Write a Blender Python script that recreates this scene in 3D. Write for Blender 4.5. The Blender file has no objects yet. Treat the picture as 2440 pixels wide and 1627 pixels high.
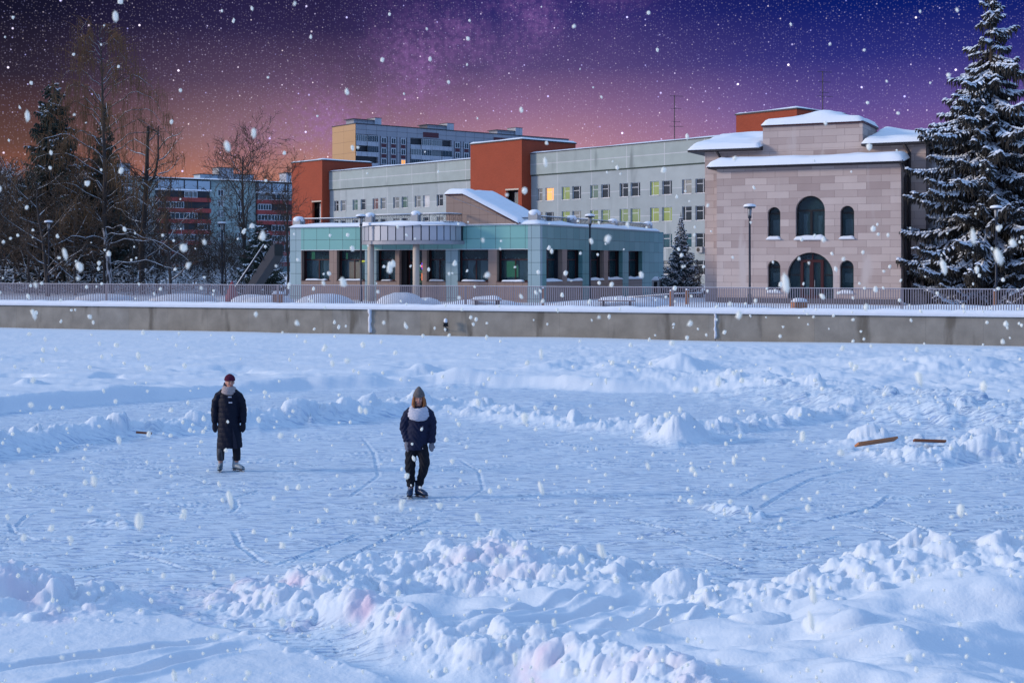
import bpy, bmesh, math, random
import numpy as np
from mathutils import Vector, Matrix
R = math.radians
scene = bpy.context.scene
COL = scene.collection

# ------------------------------------------------------------------ camera
FPX, HZ, CX, CAMH = 3200.0, 625.0, 1220.0, 3.74       # focal length in photo pixels, horizon row, centre column, eye height
cd = bpy.data.cameras.new('camera'); cam = bpy.data.objects.new('camera', cd); COL.objects.link(cam)
cam.location = (0, 0, CAMH); cam.rotation_euler = (R(90), 0, 0)
cd.sensor_width = 36; cd.lens = FPX / 2440 * 36; cd.shift_y = -(813.5 - HZ) / 2440
cd.clip_start = 0.1; cd.clip_end = 4000
cd.dof.use_dof = True; cd.dof.focus_distance = 30; cd.dof.aperture_fstop = 5.2; cd.dof.aperture_blades = 7
scene.camera = cam

def lin(c):
    return tuple(((v / 255) / 12.92 if v / 255 <= .04045 else ((v / 255 + .055) / 1.055) ** 2.4) for v in c)

# ------------------------------------------------------------------ sky (world)
W = bpy.data.worlds.new("World"); scene.world = W; W.use_nodes = True
nt = W.node_tree; nt.nodes.clear()
def N(t, **k):
    n = nt.nodes.new(t)
    for a, b in k.items(): setattr(n, a, b)
    return n
def L(a, b): nt.links.new(a, b)
def inp(sock, v):
    if hasattr(v, 'is_linked') or isinstance(v, bpy.types.NodeSocket): L(v, sock)
    else: sock.default_value = v
def mth(op, a, b=0.0, c=None, clamp=False):
    n = N('ShaderNodeMath', operation=op, use_clamp=clamp); inp(n.inputs[0], a); inp(n.inputs[1], b)
    if c is not None: inp(n.inputs[2], c)
    return n.outputs[0]
def smooth(v, a, b):
    n = N('ShaderNodeMapRange', interpolation_type='SMOOTHSTEP'); inp(n.inputs[0], v)
    n.inputs[1].default_value = a; n.inputs[2].default_value = b; return n.outputs[0]
def mixc(f, a, b, bt='MIX'):
    n = N('ShaderNodeMix', data_type='RGBA', blend_type=bt); inp(n.inputs[0], f); inp(n.inputs[6], a); inp(n.inputs[7], b)
    return n.outputs[2]
def ramp(v, stops):
    n = N('ShaderNodeValToRGB'); inp(n.inputs[0], v); cr = n.color_ramp
    while len(cr.elements) > 1: cr.elements.remove(cr.elements[-1])
    cr.elements[0].position = stops[0][0]; cr.elements[0].color = (*stops[0][1], 1)
    for p, c in stops[1:]:
        e = cr.elements.new(p); e.color = (*c, 1)
    return n.outputs[0]
def world_sky():
    tc = N('ShaderNodeTexCoord'); sp = N('ShaderNodeSeparateXYZ'); L(tc.outputs['Generated'], sp.inputs[0])
    x, y, z = sp.outputs
    hyp = mth('SQRT', mth('ADD', mth('MULTIPLY', x, x), mth('MULTIPLY', y, y)))
    el = mth('DIVIDE', z, mth('MAXIMUM', hyp, .001))                    # tan of the elevation
    az = mth('DIVIDE', mth('ARCTAN2', x, y), 1.0)                       # 0 = straight ahead
    t = mth('DIVIDE', el, .22, clamp=True)
    def rp(l): return ramp(t, [(p, lin(c)) for p, c in l])
    left = rp([(0, (182, 104, 68)), (.22, (150, 90, 70)), (.38, (98, 68, 62)), (.6, (46, 38, 54)), (.8, (22, 21, 42)), (1, (11, 12, 30))])
    midl = rp([(0, (200, 125, 90)), (.28, (178, 120, 104)), (.42, (142, 108, 118)), (.6, (92, 72, 98)), (.78, (46, 38, 76)), (1, (26, 23, 64))])
    midr = rp([(0, (190, 130, 125)), (.38, (178, 130, 146)), (.52, (138, 103, 138)), (.66, (84, 68, 116)), (.84, (46, 42, 104)), (1, (28, 26, 92))])
    right = rp([(0, (150, 110, 140)), (.4, (122, 92, 152)), (.52, (92, 76, 144)), (.68, (44, 46, 122)), (.84, (10, 28, 104)), (1, (2, 16, 76))])
    c = mixc(smooth(az, -.36, -.16), left, midl); c = mixc(smooth(az, -.16, .02), c, midr); c = mixc(smooth(az, .02, .26), c, right)
    # milky way: a soft band leaning over the middle of the sky
    v = N('ShaderNodeCombineXYZ'); L(az, v.inputs[0]); L(el, v.inputs[1])
    d = mth('ADD', mth('MULTIPLY', mth('ADD', az, .082), .62), mth('MULTIPLY', mth('SUBTRACT', el, .125), -.78))
    nz = N('ShaderNodeTexNoise'); nz.inputs['Scale'].default_value = 16; nz.inputs['Detail'].default_value = 7; nz.inputs['Roughness'].default_value = .62
    L(v.outputs[0], nz.inputs['Vector'])
    band = mth('EXPONENT', mth('MULTIPLY', mth('MULTIPLY', d, d), -520.0))
    nf = N('ShaderNodeTexNoise'); nf.inputs['Scale'].default_value = 260; nf.inputs['Detail'].default_value = 4; L(v.outputs[0], nf.inputs['Vector'])
    band = mth('MULTIPLY', mth('MULTIPLY', mth('MULTIPLY', band, smooth(nz.outputs[0], .36, .70)), smooth(el, .05, .10)), mth('ADD', .55, smooth(nf.outputs[0], .35, .65)))
    c = mixc(mth('MULTIPLY', band, .36, clamp=True), c, (*lin((160, 112, 180)), 1))
    nz2 = N('ShaderNodeTexNoise'); nz2.inputs['Scale'].default_value = 7; nz2.inputs['Detail'].default_value = 5
    L(v.outputs[0], nz2.inputs['Vector'])
    c = mixc(1.0, c, mixc(nz2.outputs[0], (.80, .80, .82, 1), (1.14, 1.14, 1.14, 1)), 'MULTIPLY')
    # grain of faint stars, then three sizes of star
    for sc, thr, keep, st in ((560, .32, .40, .085), (230, .13, .60, .30), (90, .062, .66, .75), (34, .034, .62, 1.9)):
        vo = N('ShaderNodeTexVoronoi', voronoi_dimensions='2D'); vo.inputs['Scale'].default_value = sc
        L(v.outputs[0], vo.inputs['Vector'])
        s2 = N('ShaderNodeSeparateColor'); L(vo.outputs['Color'], s2.inputs[0])
        m = mth('MULTIPLY', smooth(vo.outputs['Distance'], thr, thr * .25), mth('GREATER_THAN', s2.outputs[0], keep))
        tint = mixc(s2.outputs[1], (.45, .45, 1, 1), (1, .86, .9, 1))
        m = mth('MULTIPLY', mth('MULTIPLY', m, st), mth('ADD', .35, s2.outputs[2]))
        add = N('ShaderNodeVectorMath', operation='SCALE'); L(tint, add.inputs[0]); L(m, add.inputs[3])
        c = mixc(1.0, c, add.outputs[0], 'ADD')
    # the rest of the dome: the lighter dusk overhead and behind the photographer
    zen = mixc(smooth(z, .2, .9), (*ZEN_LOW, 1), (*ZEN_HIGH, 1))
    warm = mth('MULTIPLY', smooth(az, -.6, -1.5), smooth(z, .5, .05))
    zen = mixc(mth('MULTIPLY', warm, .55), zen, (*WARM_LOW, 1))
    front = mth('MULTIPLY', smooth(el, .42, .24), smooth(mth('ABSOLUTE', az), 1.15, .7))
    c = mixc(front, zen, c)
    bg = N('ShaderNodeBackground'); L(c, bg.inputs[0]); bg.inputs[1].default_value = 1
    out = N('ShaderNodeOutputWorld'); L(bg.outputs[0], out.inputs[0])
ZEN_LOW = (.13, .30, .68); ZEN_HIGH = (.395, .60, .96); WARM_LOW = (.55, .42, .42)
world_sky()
W.cycles.sampling_method = 'MANUAL'; W.cycles.sample_map_resolution = 1024

# ------------------------------------------------------------------ sun: the low, soft afterglow on the left
sd = bpy.data.lights.new('sun', 'SUN'); sun = bpy.data.objects.new('sun', sd); COL.objects.link(sun)
sd.energy = 2.5; sd.angle = R(10); sd.color = (1.0, .86, .72)
sv = Vector((-.92, -.06, .27)); sun.rotation_euler = sv.to_track_quat('Z', 'Y').to_euler()
vs = scene.view_settings; scene.display_settings.display_device = 'sRGB'
vs.view_transform = 'Standard'; vs.look = 'None'; vs.exposure = 0.1; vs.gamma = 1; vs.use_curve_mapping = False
scene.cycles.max_bounces = 6; scene.cycles.diffuse_bounces = 3; scene.cycles.transparent_max_bounces = 12

# ------------------------------------------------------------------ photo -> place
def G(px, py, z=0.0):                       # photo pixel (2440 wide) to the point at height z
    Y = (CAMH - z) * FPX / (py - HZ); return ((px - CX) * Y / FPX, Y)
K = 2440 / 2352
def GD(x, y, z=0.0): return G(x * K, y * K, z)
def Z(x0, y0, s): return (lambda x, y=0: (x0 + x / s, y0 + y / s))
z2 = Z(0, 280, 3.357); z3 = Z(660, 260, 4.704); z4 = Z(660, 480, 4.704); z5 = Z(1100, 280, 3.92); z7 = Z(1640, 220, 3.137)
class Plane:                                # a vertical facade: origin, direction (pointing right)
    def __init__(s, X, Y, dx, dy):
        n = math.hypot(dx, dy); s.X, s.Y, s.dx, s.dy = X, Y, dx / n, dy / n
    def off(s, y): return Plane(s.X - s.dy * y, s.Y + s.dx * y, s.dx, s.dy)
    def u(s, px):
        k = (px - CX) / FPX; return (k * s.Y - s.X) / (s.dx - k * s.dy)
    def z(s, u, py): return CAMH + (HZ - py) * (s.Y + u * s.dy) / FPX
    def uz(s, p): u = s.u(p[0]); return u, s.z(u, p[1])
    def ang(s): return math.atan2(s.dy, s.dx)

# ------------------------------------------------------------------ object helpers
def tag(o, label=None, cat=None, group=None, kind=None):
    if label: o['label'] = label
    if cat: o['category'] = cat
    if group: o['group'] = group
    if kind: o['kind'] = kind
    return o
def thing(name, label, cat, loc=(0, 0, 0), rz=0.0, group=None):
    o = bpy.data.objects.new(name, None); COL.objects.link(o); o.empty_display_size = .3
    o.location = loc; o.rotation_euler = (0, 0, rz); return tag(o, label, cat, group)
def dup(root, loc, rz=None, label=None, scale=None):
    r = root.copy(); COL.objects.link(r); r.location = loc
    if rz is not None: r.rotation_euler = (0, 0, rz)
    if scale is not None: r.scale = (scale,) * 3 if not isinstance(scale, tuple) else scale
    if label: r['label'] = label
    for ch in list(root.children):
        c = ch.copy(); COL.objects.link(c); c.parent = r
        for g in list(ch.children):
            d = g.copy(); COL.objects.link(d); d.parent = c
    return r
class MB:
    def __init__(s): s.v = []; s.f = []; s.m = []; s.mi = 0
    def face(s, f): s.f.append(f); s.m.append(s.mi)
    def box(s, x0, x1, y0, y1, z0, z1):
        b = len(s.v)
        s.v += [(x0, y0, z0), (x1, y0, z0), (x1, y1, z0), (x0, y1, z0), (x0, y0, z1), (x1, y0, z1), (x1, y1, z1), (x0, y1, z1)]
        for q in ((0, 3, 2, 1), (4, 5, 6, 7), (0, 1, 5, 4), (1, 2, 6, 5), (2, 3, 7, 6), (3, 0, 4, 7)): s.face(tuple(b + i for i in q))
        return s
    def prism(s, poly, y0, y1):             # polygon in x,z, extruded along y
        b = len(s.v); n = len(poly)
        s.v += [(x, y0, z) for x, z in poly] + [(x, y1, z) for x, z in poly]
        s.face(tuple(range(b, b + n))); s.face(tuple(range(b + 2 * n - 1, b + n - 1, -1)))
        for i in range(n):
            j = (i + 1) % n; s.face((b + i, b + n + i, b + n + j, b + j))
        return s
    def vprism(s, poly, z0, z1):            # polygon in x,y, extruded up
        b = len(s.v); n = len(poly)
        s.v += [(x, y, z0) for x, y in poly] + [(x, y, z1) for x, y in poly]
        s.face(tuple(range(b + n - 1, b - 1, -1))); s.face(tuple(range(b + n, b + 2 * n)))
        for i in range(n):
            j = (i + 1) % n; s.face((b + i, b + j, b + n + j, b + n + i))
        return s
    def tube(s, pts, rad, n=6, cap=True):
        pts = [Vector(p) for p in pts]; b0 = len(s.v)
        if not hasattr(rad, '__len__'): rad = [rad] * len(pts)
        up = None
        for i, p in enumerate(pts):
            t = (pts[min(i + 1, len(pts) - 1)] - pts[max(i - 1, 0)])
            if t.length < 1e-9: t = Vector((0, 0, 1))
            t.normalize()
            if up is None: up = t.cross(Vector((0.31, .87, .12)));
            a = (up - t * up.dot(t))
            if a.length < 1e-6: a = t.orthogonal()
            a.normalize(); up = a; c = t.cross(a)
            for k in range(n):
                an = 2 * math.pi * k / n; q = p + (a * math.cos(an) + c * math.sin(an)) * rad[i]
                s.v.append((q.x, q.y, q.z))
        for i in range(len(pts) - 1):
            for k in range(n):
                a0 = b0 + i * n + k; a1 = b0 + i * n + (k + 1) % n
                s.face((a0, a1, a1 + n, a0 + n))
        if cap:
            s.face(tuple(range(b0 + n - 1, b0 - 1, -1))); e = b0 + (len(pts) - 1) * n; s.face(tuple(range(e, e + n)))
        return s
    def lathe(s, prof, cx=0, cy=0, n=16):   # prof: list of (r, z)
        b0 = len(s.v)
        for r, z in prof:
            for k in range(n):
                an = 2 * math.pi * k / n; s.v.append((cx + r * math.cos(an), cy + r * math.sin(an), z))
        for i in range(len(prof) - 1):
            for k in range(n):
                a0 = b0 + i * n + k; a1 = b0 + i * n + (k + 1) % n; s.face((a0, a1, a1 + n, a0 + n))
        s.face(tuple(range(b0 + n - 1, b0 - 1, -1))); e = b0 + (len(prof) - 1) * n; s.face(tuple(range(e, e + n)))
        return s
    def blob(s, c, r, n=8, m=6, seed=0, amp=0.0):
        rr = random.Random(seed); b = len(s.v); rx, ry, rz = r
        s.v.append((c[0], c[1], c[2] + rz))
        for i in range(1, m):
            th = math.pi * i / m
            for k in range(n):
                ph = 2 * math.pi * k / n; q = 1 + rr.uniform(-amp, amp)
                s.v.append((c[0] + rx * q * math.sin(th) * math.cos(ph), c[1] + ry * q * math.sin(th) * math.sin(ph), c[2] + rz * q * math.cos(th)))
        s.v.append((c[0], c[1], c[2] - rz)); e = len(s.v) - 1
        for k in range(n): s.face((b, b + 1 + k, b + 1 + (k + 1) % n))
        for i in range(m - 2):
            for k in range(n):
                a0 = b + 1 + i * n + k; a1 = b + 1 + i * n + (k + 1) % n; s.face((a0, a0 + n, a1 + n, a1))
        q = b + 1 + (m - 2) * n
        for k in range(n): s.face((e, q + (k + 1) % n, q + k))
        return s
    def snow(s, x0, x1, y0, y1, zf, t, seed=0, cell=.3, r=.25, amp=.3, over=.0):
        """a soft layer of snow on a rectangle; zf(x, y) is the surface under it"""
        x0 -= over; x1 += over; y0 -= over; y1 += over
        nx = max(4, min(90, int((x1 - x0) / cell))); ny = max(4, min(60, int((y1 - y0) / cell)))
        rr = np.random.RandomState(seed); g = rr.rand(nx // 3 + 4, ny // 3 + 4); b = len(s.v)
        rx = min(r, (x1 - x0) / 2); ry = min(r, (y1 - y0) / 2)
        def w(i, n, a, bb, rad):           # finer rows near the edge
            f = i / n; f = .5 - .5 * math.cos(math.pi * f); return a + (bb - a) * (f * .5 + (i / n) * .5)
        for j in range(ny + 1):
            y = w(j, ny, y0, y1, ry)
            for i in range(nx + 1):
                x = w(i, nx, x0, x1, rx)
                ex = min(1, min(x - x0, x1 - x) / rx); ey = min(1, min(y - y0, y1 - y) / ry)
                e = math.sqrt(max(0, 1 - (1 - ex) ** 2)) * math.sqrt(max(0, 1 - (1 - ey) ** 2))
                fx, fy = i / 3, j / 3; ix, iy = int(fx), int(fy); fx -= ix; fy -= iy
                fx = fx * fx * (3 - 2 * fx); fy = fy * fy * (3 - 2 * fy)
                q = (g[ix, iy] * (1 - fx) + g[ix + 1, iy] * fx) * (1 - fy) + (g[ix, iy + 1] * (1 - fx) + g[ix + 1, iy + 1] * fx) * fy
                s.v.append((x, y, zf(x, y) + t * e * (1 - amp + 2 * amp * q)))
        m = nx + 1
        for j in range(ny):
            for i in range(nx): a = b + j * m + i; s.face((a, a + 1, a + 1 + m, a + m))
        # closed underneath
        c = len(s.v); cs = [(x0, y0), (x1, y0), (x1, y1), (x0, y1)]
        s.v += [(x, y, zf(x, y) - .02) for x, y in cs]; s.face((c + 3, c + 2, c + 1, c))
        return s
    def build(s, name, mat, parent=None, smooth=False):
        me = bpy.data.meshes.new(name); me.from_pydata(s.v, [], s.f); me.update()
        for mm in (mat if isinstance(mat, (list, tuple)) else [mat]): me.materials.append(mm)
        if any(s.m): me.polygons.foreach_set('material_index', s.m)
        if smooth: me.polygons.foreach_set('use_smooth', [True] * len(me.polygons))
        o = bpy.data.objects.new(name, me); COL.objects.link(o)
        if parent is not None: o.parent = parent
        return o
def np_mesh(name, V, Fq, mat, parent=None, smooth=True):
    """numpy mesh: V (n,3), Fq (m,k) all with k corners"""
    me = bpy.data.meshes.new(name); V = np.asarray(V, dtype=np.float32); Fq = np.asarray(Fq, dtype=np.int32); k = Fq.shape[1]
    me.vertices.add(len(V)); me.vertices.foreach_set('co', V.ravel())
    me.loops.add(Fq.size); me.loops.foreach_set('vertex_index', Fq.ravel())
    me.polygons.add(len(Fq)); me.polygons.foreach_set('loop_start', np.arange(len(Fq), dtype=np.int32) * k)
    me.polygons.foreach_set('use_smooth', np.full(len(Fq), smooth)); me.update(calc_edges=True); me.validate()
    me.materials.append(mat); o = bpy.data.objects.new(name, me); COL.objects.link(o)
    if parent is not None: o.parent = parent
    return o

# ------------------------------------------------------------------ materials
def M(name, col, rough=.8, var=.12, scale=2.0, bump=0.0, bscale=30.0, metal=0.0, spec=.3, brick=None, axis='x', emit=None,
      stain=None, snowtop=None, stretch=None, coat=0.0):
    global nt
    m = bpy.data.materials.new(name); m.use_nodes = True; nt = m.node_tree; b = nt.nodes['Principled BSDF']
    tc = N('ShaderNodeTexCoord'); vec = tc.outputs['Object']
    if stretch:
        mp = N('ShaderNodeMapping'); L(vec, mp.inputs[0]); mp.inputs['Scale'].default_value = stretch; nvec = mp.outputs[0]
    else: nvec = vec
    col = (*col, 1)
    nz = N('ShaderNodeTexNoise'); nz.inputs['Scale'].default_value = scale; nz.inputs['Detail'].default_value = 6; L(nvec, nz.inputs['Vector'])
    c = None
    if brick:
        w, h, mort, mcol, c2, off = brick
        sp = N('ShaderNodeSeparateXYZ'); L(vec, sp.inputs[0]); cb = N('ShaderNodeCombineXYZ')
        if axis == 'x': L(sp.outputs[0], cb.inputs[0])
        elif axis == 'y': L(sp.outputs[1], cb.inputs[0])
        else: L(mth('ADD', sp.outputs[0], sp.outputs[1]), cb.inputs[0])
        L(sp.outputs[2], cb.inputs[1])
        bt = N('ShaderNodeTexBrick'); L(cb.outputs[0], bt.inputs['Vector']); bt.offset = off; bt.squash = 1
        bt.inputs['Color1'].default_value = col; bt.inputs['Color2'].default_value = (*c2, 1); bt.inputs['Mortar'].default_value = (*mcol, 1)
        bt.inputs['Scale'].default_value = 1; bt.inputs['Mortar Size'].default_value = mort; bt.inputs['Mortar Smooth'].default_value = .1
        bt.inputs['Brick Width'].default_value = w; bt.inputs['Row Height'].default_value = h; bt.inputs['Bias'].default_value = 0
        c = bt.outputs['Color']
    base = c if c is not None else col
    k = mth('ADD', 1 - var, mth('MULTIPLY', nz.outputs[0], 2 * var))
    vm = N('ShaderNodeVectorMath', operation='SCALE'); inp(vm.inputs[0], base if c is not None else col[:3]); L(k, vm.inputs[3]); c = vm.outputs[0]
    if stain:
        scol, ssc, lo, hi = stain
        n3 = N('ShaderNodeTexNoise'); n3.inputs['Scale'].default_value = ssc; n3.inputs['Detail'].default_value = 8
        mp2 = N('ShaderNodeMapping'); mp2.inputs['Scale'].default_value = (1, 1, .22); L(vec, mp2.inputs[0]); L(mp2.outputs[0], n3.inputs['Vector'])
        c = mixc(smooth(n3.outputs[0], lo, hi), c, (*scol, 1))
    if snowtop is not None:
        ge = N('ShaderNodeNewGeometry'); s3 = N('ShaderNodeSeparateXYZ'); L(ge.outputs['Normal'], s3.inputs[0])
        c = mixc(mth('MULTIPLY', smooth(s3.outputs[2], .3, .6), smooth(nz.outputs[0], snowtop - .08, snowtop + .08)), c, (.78, .8, .86, 1))
    inp(b.inputs['Base Color'], c); b.inputs['Roughness'].default_value = rough; b.inputs['Metallic'].default_value = metal
    b.inputs['Specular IOR Level'].default_value = spec; b.inputs['Coat Weight'].default_value = coat
    if emit: b.inputs['Emission Color'].default_value = (*emit[0], 1); b.inputs['Emission Strength'].default_value = emit[1]
    if bump:
        n2 = N('ShaderNodeTexNoise'); n2.inputs['Scale'].default_value = bscale; n2.inputs['Detail'].default_value = 6; L(nvec, n2.inputs['Vector'])
        bp = N('ShaderNodeBump'); bp.inputs['Strength'].default_value = bump; bp.inputs['Distance'].default_value = .03
        L(n2.outputs[0], bp.inputs['Height']); L(bp.outputs[0], b.inputs['Normal'])
    return m
SNOW = (.78, .81, .87)
m_snow = M('snow', SNOW, .7, .04, 1.5, .35, 9, spec=.15)
m_snowb = M('snow_on_branches', (.74, .79, .88), .7, .06, 1.5, spec=.1)
m_conc = M('concrete', (.29, .255, .21), .9, .42, 1.3, .4, 10, brick=(2.44, 3.0, .008, (.225, .205, .18), (.29, .27, .24), 0), stain=((.155, .135, .11), 1.1, .55, .70))
m_ice = M('ice', (.62, .66, .74), .35, .1, 3, .3, 12)
m_fence = M('fence_paint', (.25, .225, .26), .55, .1, 3, metal=.2)
m_dark = M('dark_metal', (.035, .04, .055), .45, .15, 4, metal=.5)
m_glassblack = M('black_trim', (.012, .011, .013), .5, .1)
m_maroon = M('maroon_frame', (.05, .012, .014), .45, .15, 4)
m_white = M('white_frame', (.62, .64, .68), .5, .08)
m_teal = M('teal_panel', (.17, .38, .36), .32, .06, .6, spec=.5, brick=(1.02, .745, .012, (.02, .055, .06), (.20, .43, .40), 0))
m_teal_shaded = M('teal_panel_shaded_side', (.10, .25, .245), .35, .06, .6, spec=.5, axis='y', brick=(1.02, .745, .012, (.015, .04, .045), (.15, .30, .30), 0))  # same teal panels, base colour darkened for the shaded side
m_tealp = M('pale_teal_panel', (.26, .37, .40), .32, .08, .6, spec=.5, axis='xy', brick=(.62, .745, .012, (.02, .05, .055), (.30, .41, .44), 0))
m_brown = M('brown_panel', (.27, .19, .16), .45, .06, .8, axis='xy', brick=(.60, .745, .010, (.13, .09, .075), (.29, .21, .175), 0))
m_silver = M('silver_panel', (.42, .43, .47), .30, .06, .8, spec=.5, metal=.25)
m_silverd = M('silver_band', (.30, .30, .33), .35, .06, .8, metal=.2)
m_cream = M('cream_column', (.50, .43, .36), .6, .10, 2)
m_brickr = M('red_brick', (.30, .050, .018), .8, .16, .5, axis='xy', brick=(.26, .085, .010, (.18, .04, .025), (.33, .06, .025), .5))
m_hosp = M('hospital_panel', (.29, .33, .33), .85, .16, .7, .2, 10, brick=(6.0, 1.62, .05, (.46, .48, .50), (.32, .37, .36), 0), stain=((.19, .22, .22), .5, .58, .75))
m_hosw = M('hospital_wall', (.29, .33, .345), .85, .15, .7, .2, 10, brick=(6.0, 3.05, .04, (.46, .48, .51), (.35, .39, .40), 0), stain=((.21, .24, .25), .5, .60, .78))
m_roofd = M('dark_roof_edge', (.035, .03, .035), .6, .1)
m_joint = M('dark_joint', (.05, .07, .06), .9, .4, 3)
m_stone = M('pink_stone', (.37, .285, .265), .75, .13, .8, .15, 12, axis='xy', brick=(1.35, .42, .010, (.25, .19, .18), (.54, .445, .41), .37), stain=((.52, .45, .43), .8, .56, .72))
m_plinth = M('dark_plinth', (.10, .09, .10), .7, .2)
m_ochre = M('ochre_render', (.46, .28, .145), .85, .06, .2, axis='y', brick=(6.0, 3.0, .05, (.28, .17, .10), (.47, .29, .155), 0))
m_hr = M('grey_render', (.25, .265, .305), .85, .14, .15, brick=(3.3, 2.8, .05, (.10, .10, .12), (.29, .30, .34), 0))
m_hrl = M('pale_parapet', (.36, .38, .43), .8, .15, .5, brick=(1.6, 9, .03, (.15, .15, .17), (.40, .42, .47), 0))
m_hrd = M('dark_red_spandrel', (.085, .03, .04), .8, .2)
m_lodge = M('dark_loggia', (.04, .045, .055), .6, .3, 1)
m_gband = M('red_balcony_band', (.30, .055, .05), .8, .22, .4, brick=(1.7, 9, .03, (.14, .035, .035), (.33, .065, .06), 0))
m_gwall = M('green_panel_wall', (.27, .35, .345), .85, .18, .4, brick=(3.2, 2.8, .05, (.14, .18, .18), (.31, .40, .39), 0))
m_gblue = M('blue_attic_panel', (.36, .44, .52), .8, .15, .5)
def glass(name, col, rough=.12, emit=None): return M(name, col, rough, .35, 1.4, spec=.6, emit=emit)
g_dark = glass('glass_dark', (.022, .032, .040)); g_curt = glass('glass_curtained', (.12, .14, .15), .3)
g_green = glass('glass_green_curtain', (.03, .10, .085), .3); g_red = glass('glass_red_curtain', (.10, .035, .035), .3)
g_yel = glass('glass_lamplit', (.3, .16, .05), .3, ((1.0, .42, .08), .95)); g_lime = glass('glass_dim_lime', (.10, .14, .03), .3, ((.36, .55, .08), .17))
g_lgrn = glass('glass_dim_green', (.08, .12, .05), .3, ((.22, .45, .14), .15)); g_blue = glass('glass_teal', (.018, .075, .10), .15)
g_pale = glass('glass_white_blind', (.45, .46, .48), .4)
m_curtain = M('curtain', (.50, .56, .60), .9, .35, 3, stretch=(9, 9, .6)); m_beige = M('beige_curtain', (.50, .36, .28), .9, .1, 2, emit=((.9, .6, .45), .35))
m_green_lit = M('green_glow_panel', (.1, .3, .15), .6, .3, 2, emit=((.12, .50, .22), .35))
m_yel_lit = M('yellow_lamp', (.8, .7, .1), .6, 0, emit=((1, .9, .05), 1.6))
m_red_lit = M('red_neon', (.8, .05, .1), .6, 0, emit=((1, .03, .12), 2.5)); m_blue_lit = M('blue_neon', (.1, .05, .8), .6, 0, emit=((.12, .04, 1), 2.5))
m_or_lit = M('orange_neon', (.8, .2, .05), .6, 0, emit=((1, .2, .05), 1.4)); m_mint_lit = M('mint_neon', (.3, .8, .5), .6, 0, emit=((.25, .7, .45), .8))
m_shelf = M('lit_shelf', (.2, .22, .1), .6, .5, 9, emit=((.40, .42, .16), .35))
m_bark = M('bark', (.055, .045, .042), .9, .3, 5, snowtop=.38)
m_bark_hi = M('bark_thin', (.070, .046, .032), .9, .3, 5, snowtop=.66)
m_twig = M('birch_twigs', (.16, .085, .038), .9, .2, 5)
m_birch = M('birch_bark', (.42, .41, .43), .8, .1, 3, stain=((.03, .028, .03), 7, .44, .56))
m_needle = M('spruce_needles', (.022, .034, .028), .8, .45, 1.2); m_needler = M('spruce_needles_brown', (.026, .024, .022), .8, .45, 1.2)
m_needleb = M('blue_spruce_needles', (.035, .055, .065), .8, .4, 1.2)
m_trunk = M('spruce_trunk', (.05, .038, .032), .9, .3, 5)
m_wood = M('orange_wood', (.42, .17, .075), .7, .2, 3, stretch=(8, 8, 1)); m_plank = M('weathered_plank', (.22, .085, .045), .75, .3, 3, stretch=(1, 9, 9))
m_grey = M('grey_casing', (.34, .34, .35), .5, .1)
m_redcloth = M('faded_red_cover', (.26, .06, .07), .85, .2)

# ------------------------------------------------------------------ noise in numpy
def perlin(x, y, seed=0):
    xi = np.floor(x).astype(np.int64); yi = np.floor(y).astype(np.int64); xf = x - xi; yf = y - yi
    def g(ix, iy, dx, dy):
        h = (ix * 374761393 + iy * 668265263 + seed * 1442695041) & 0xffffffff
        h = ((h ^ (h >> 13)) * 1274126177) & 0xffffffff; h = (h ^ (h >> 16)) & 0xffff
        a = h * (2 * np.pi / 65536); return np.cos(a) * dx + np.sin(a) * dy
    u = xf * xf * xf * (xf * (xf * 6 - 15) + 10); v = yf * yf * yf * (yf * (yf * 6 - 15) + 10)
    a = g(xi, yi, xf, yf); b = g(xi + 1, yi, xf - 1, yf); c = g(xi, yi + 1, xf, yf - 1); d = g(xi + 1, yi + 1, xf - 1, yf - 1)
    return (a + (b - a) * u) * (1 - v) + (c + (d - c) * u) * v
def fbm(x, y, seed=0, o=4, gain=.5):
    r = 0; a = 1; f = 1
    for i in range(o): r = r + a * perlin(x * f + 13.7 * i, y * f - 7.1 * i, seed + i); a *= gain; f *= 2.03
    return r
def sstep(a, b, v):
    t = np.clip((v - a) / (b - a), 0, 1); return t * t * (3 - 2 * t)

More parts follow.
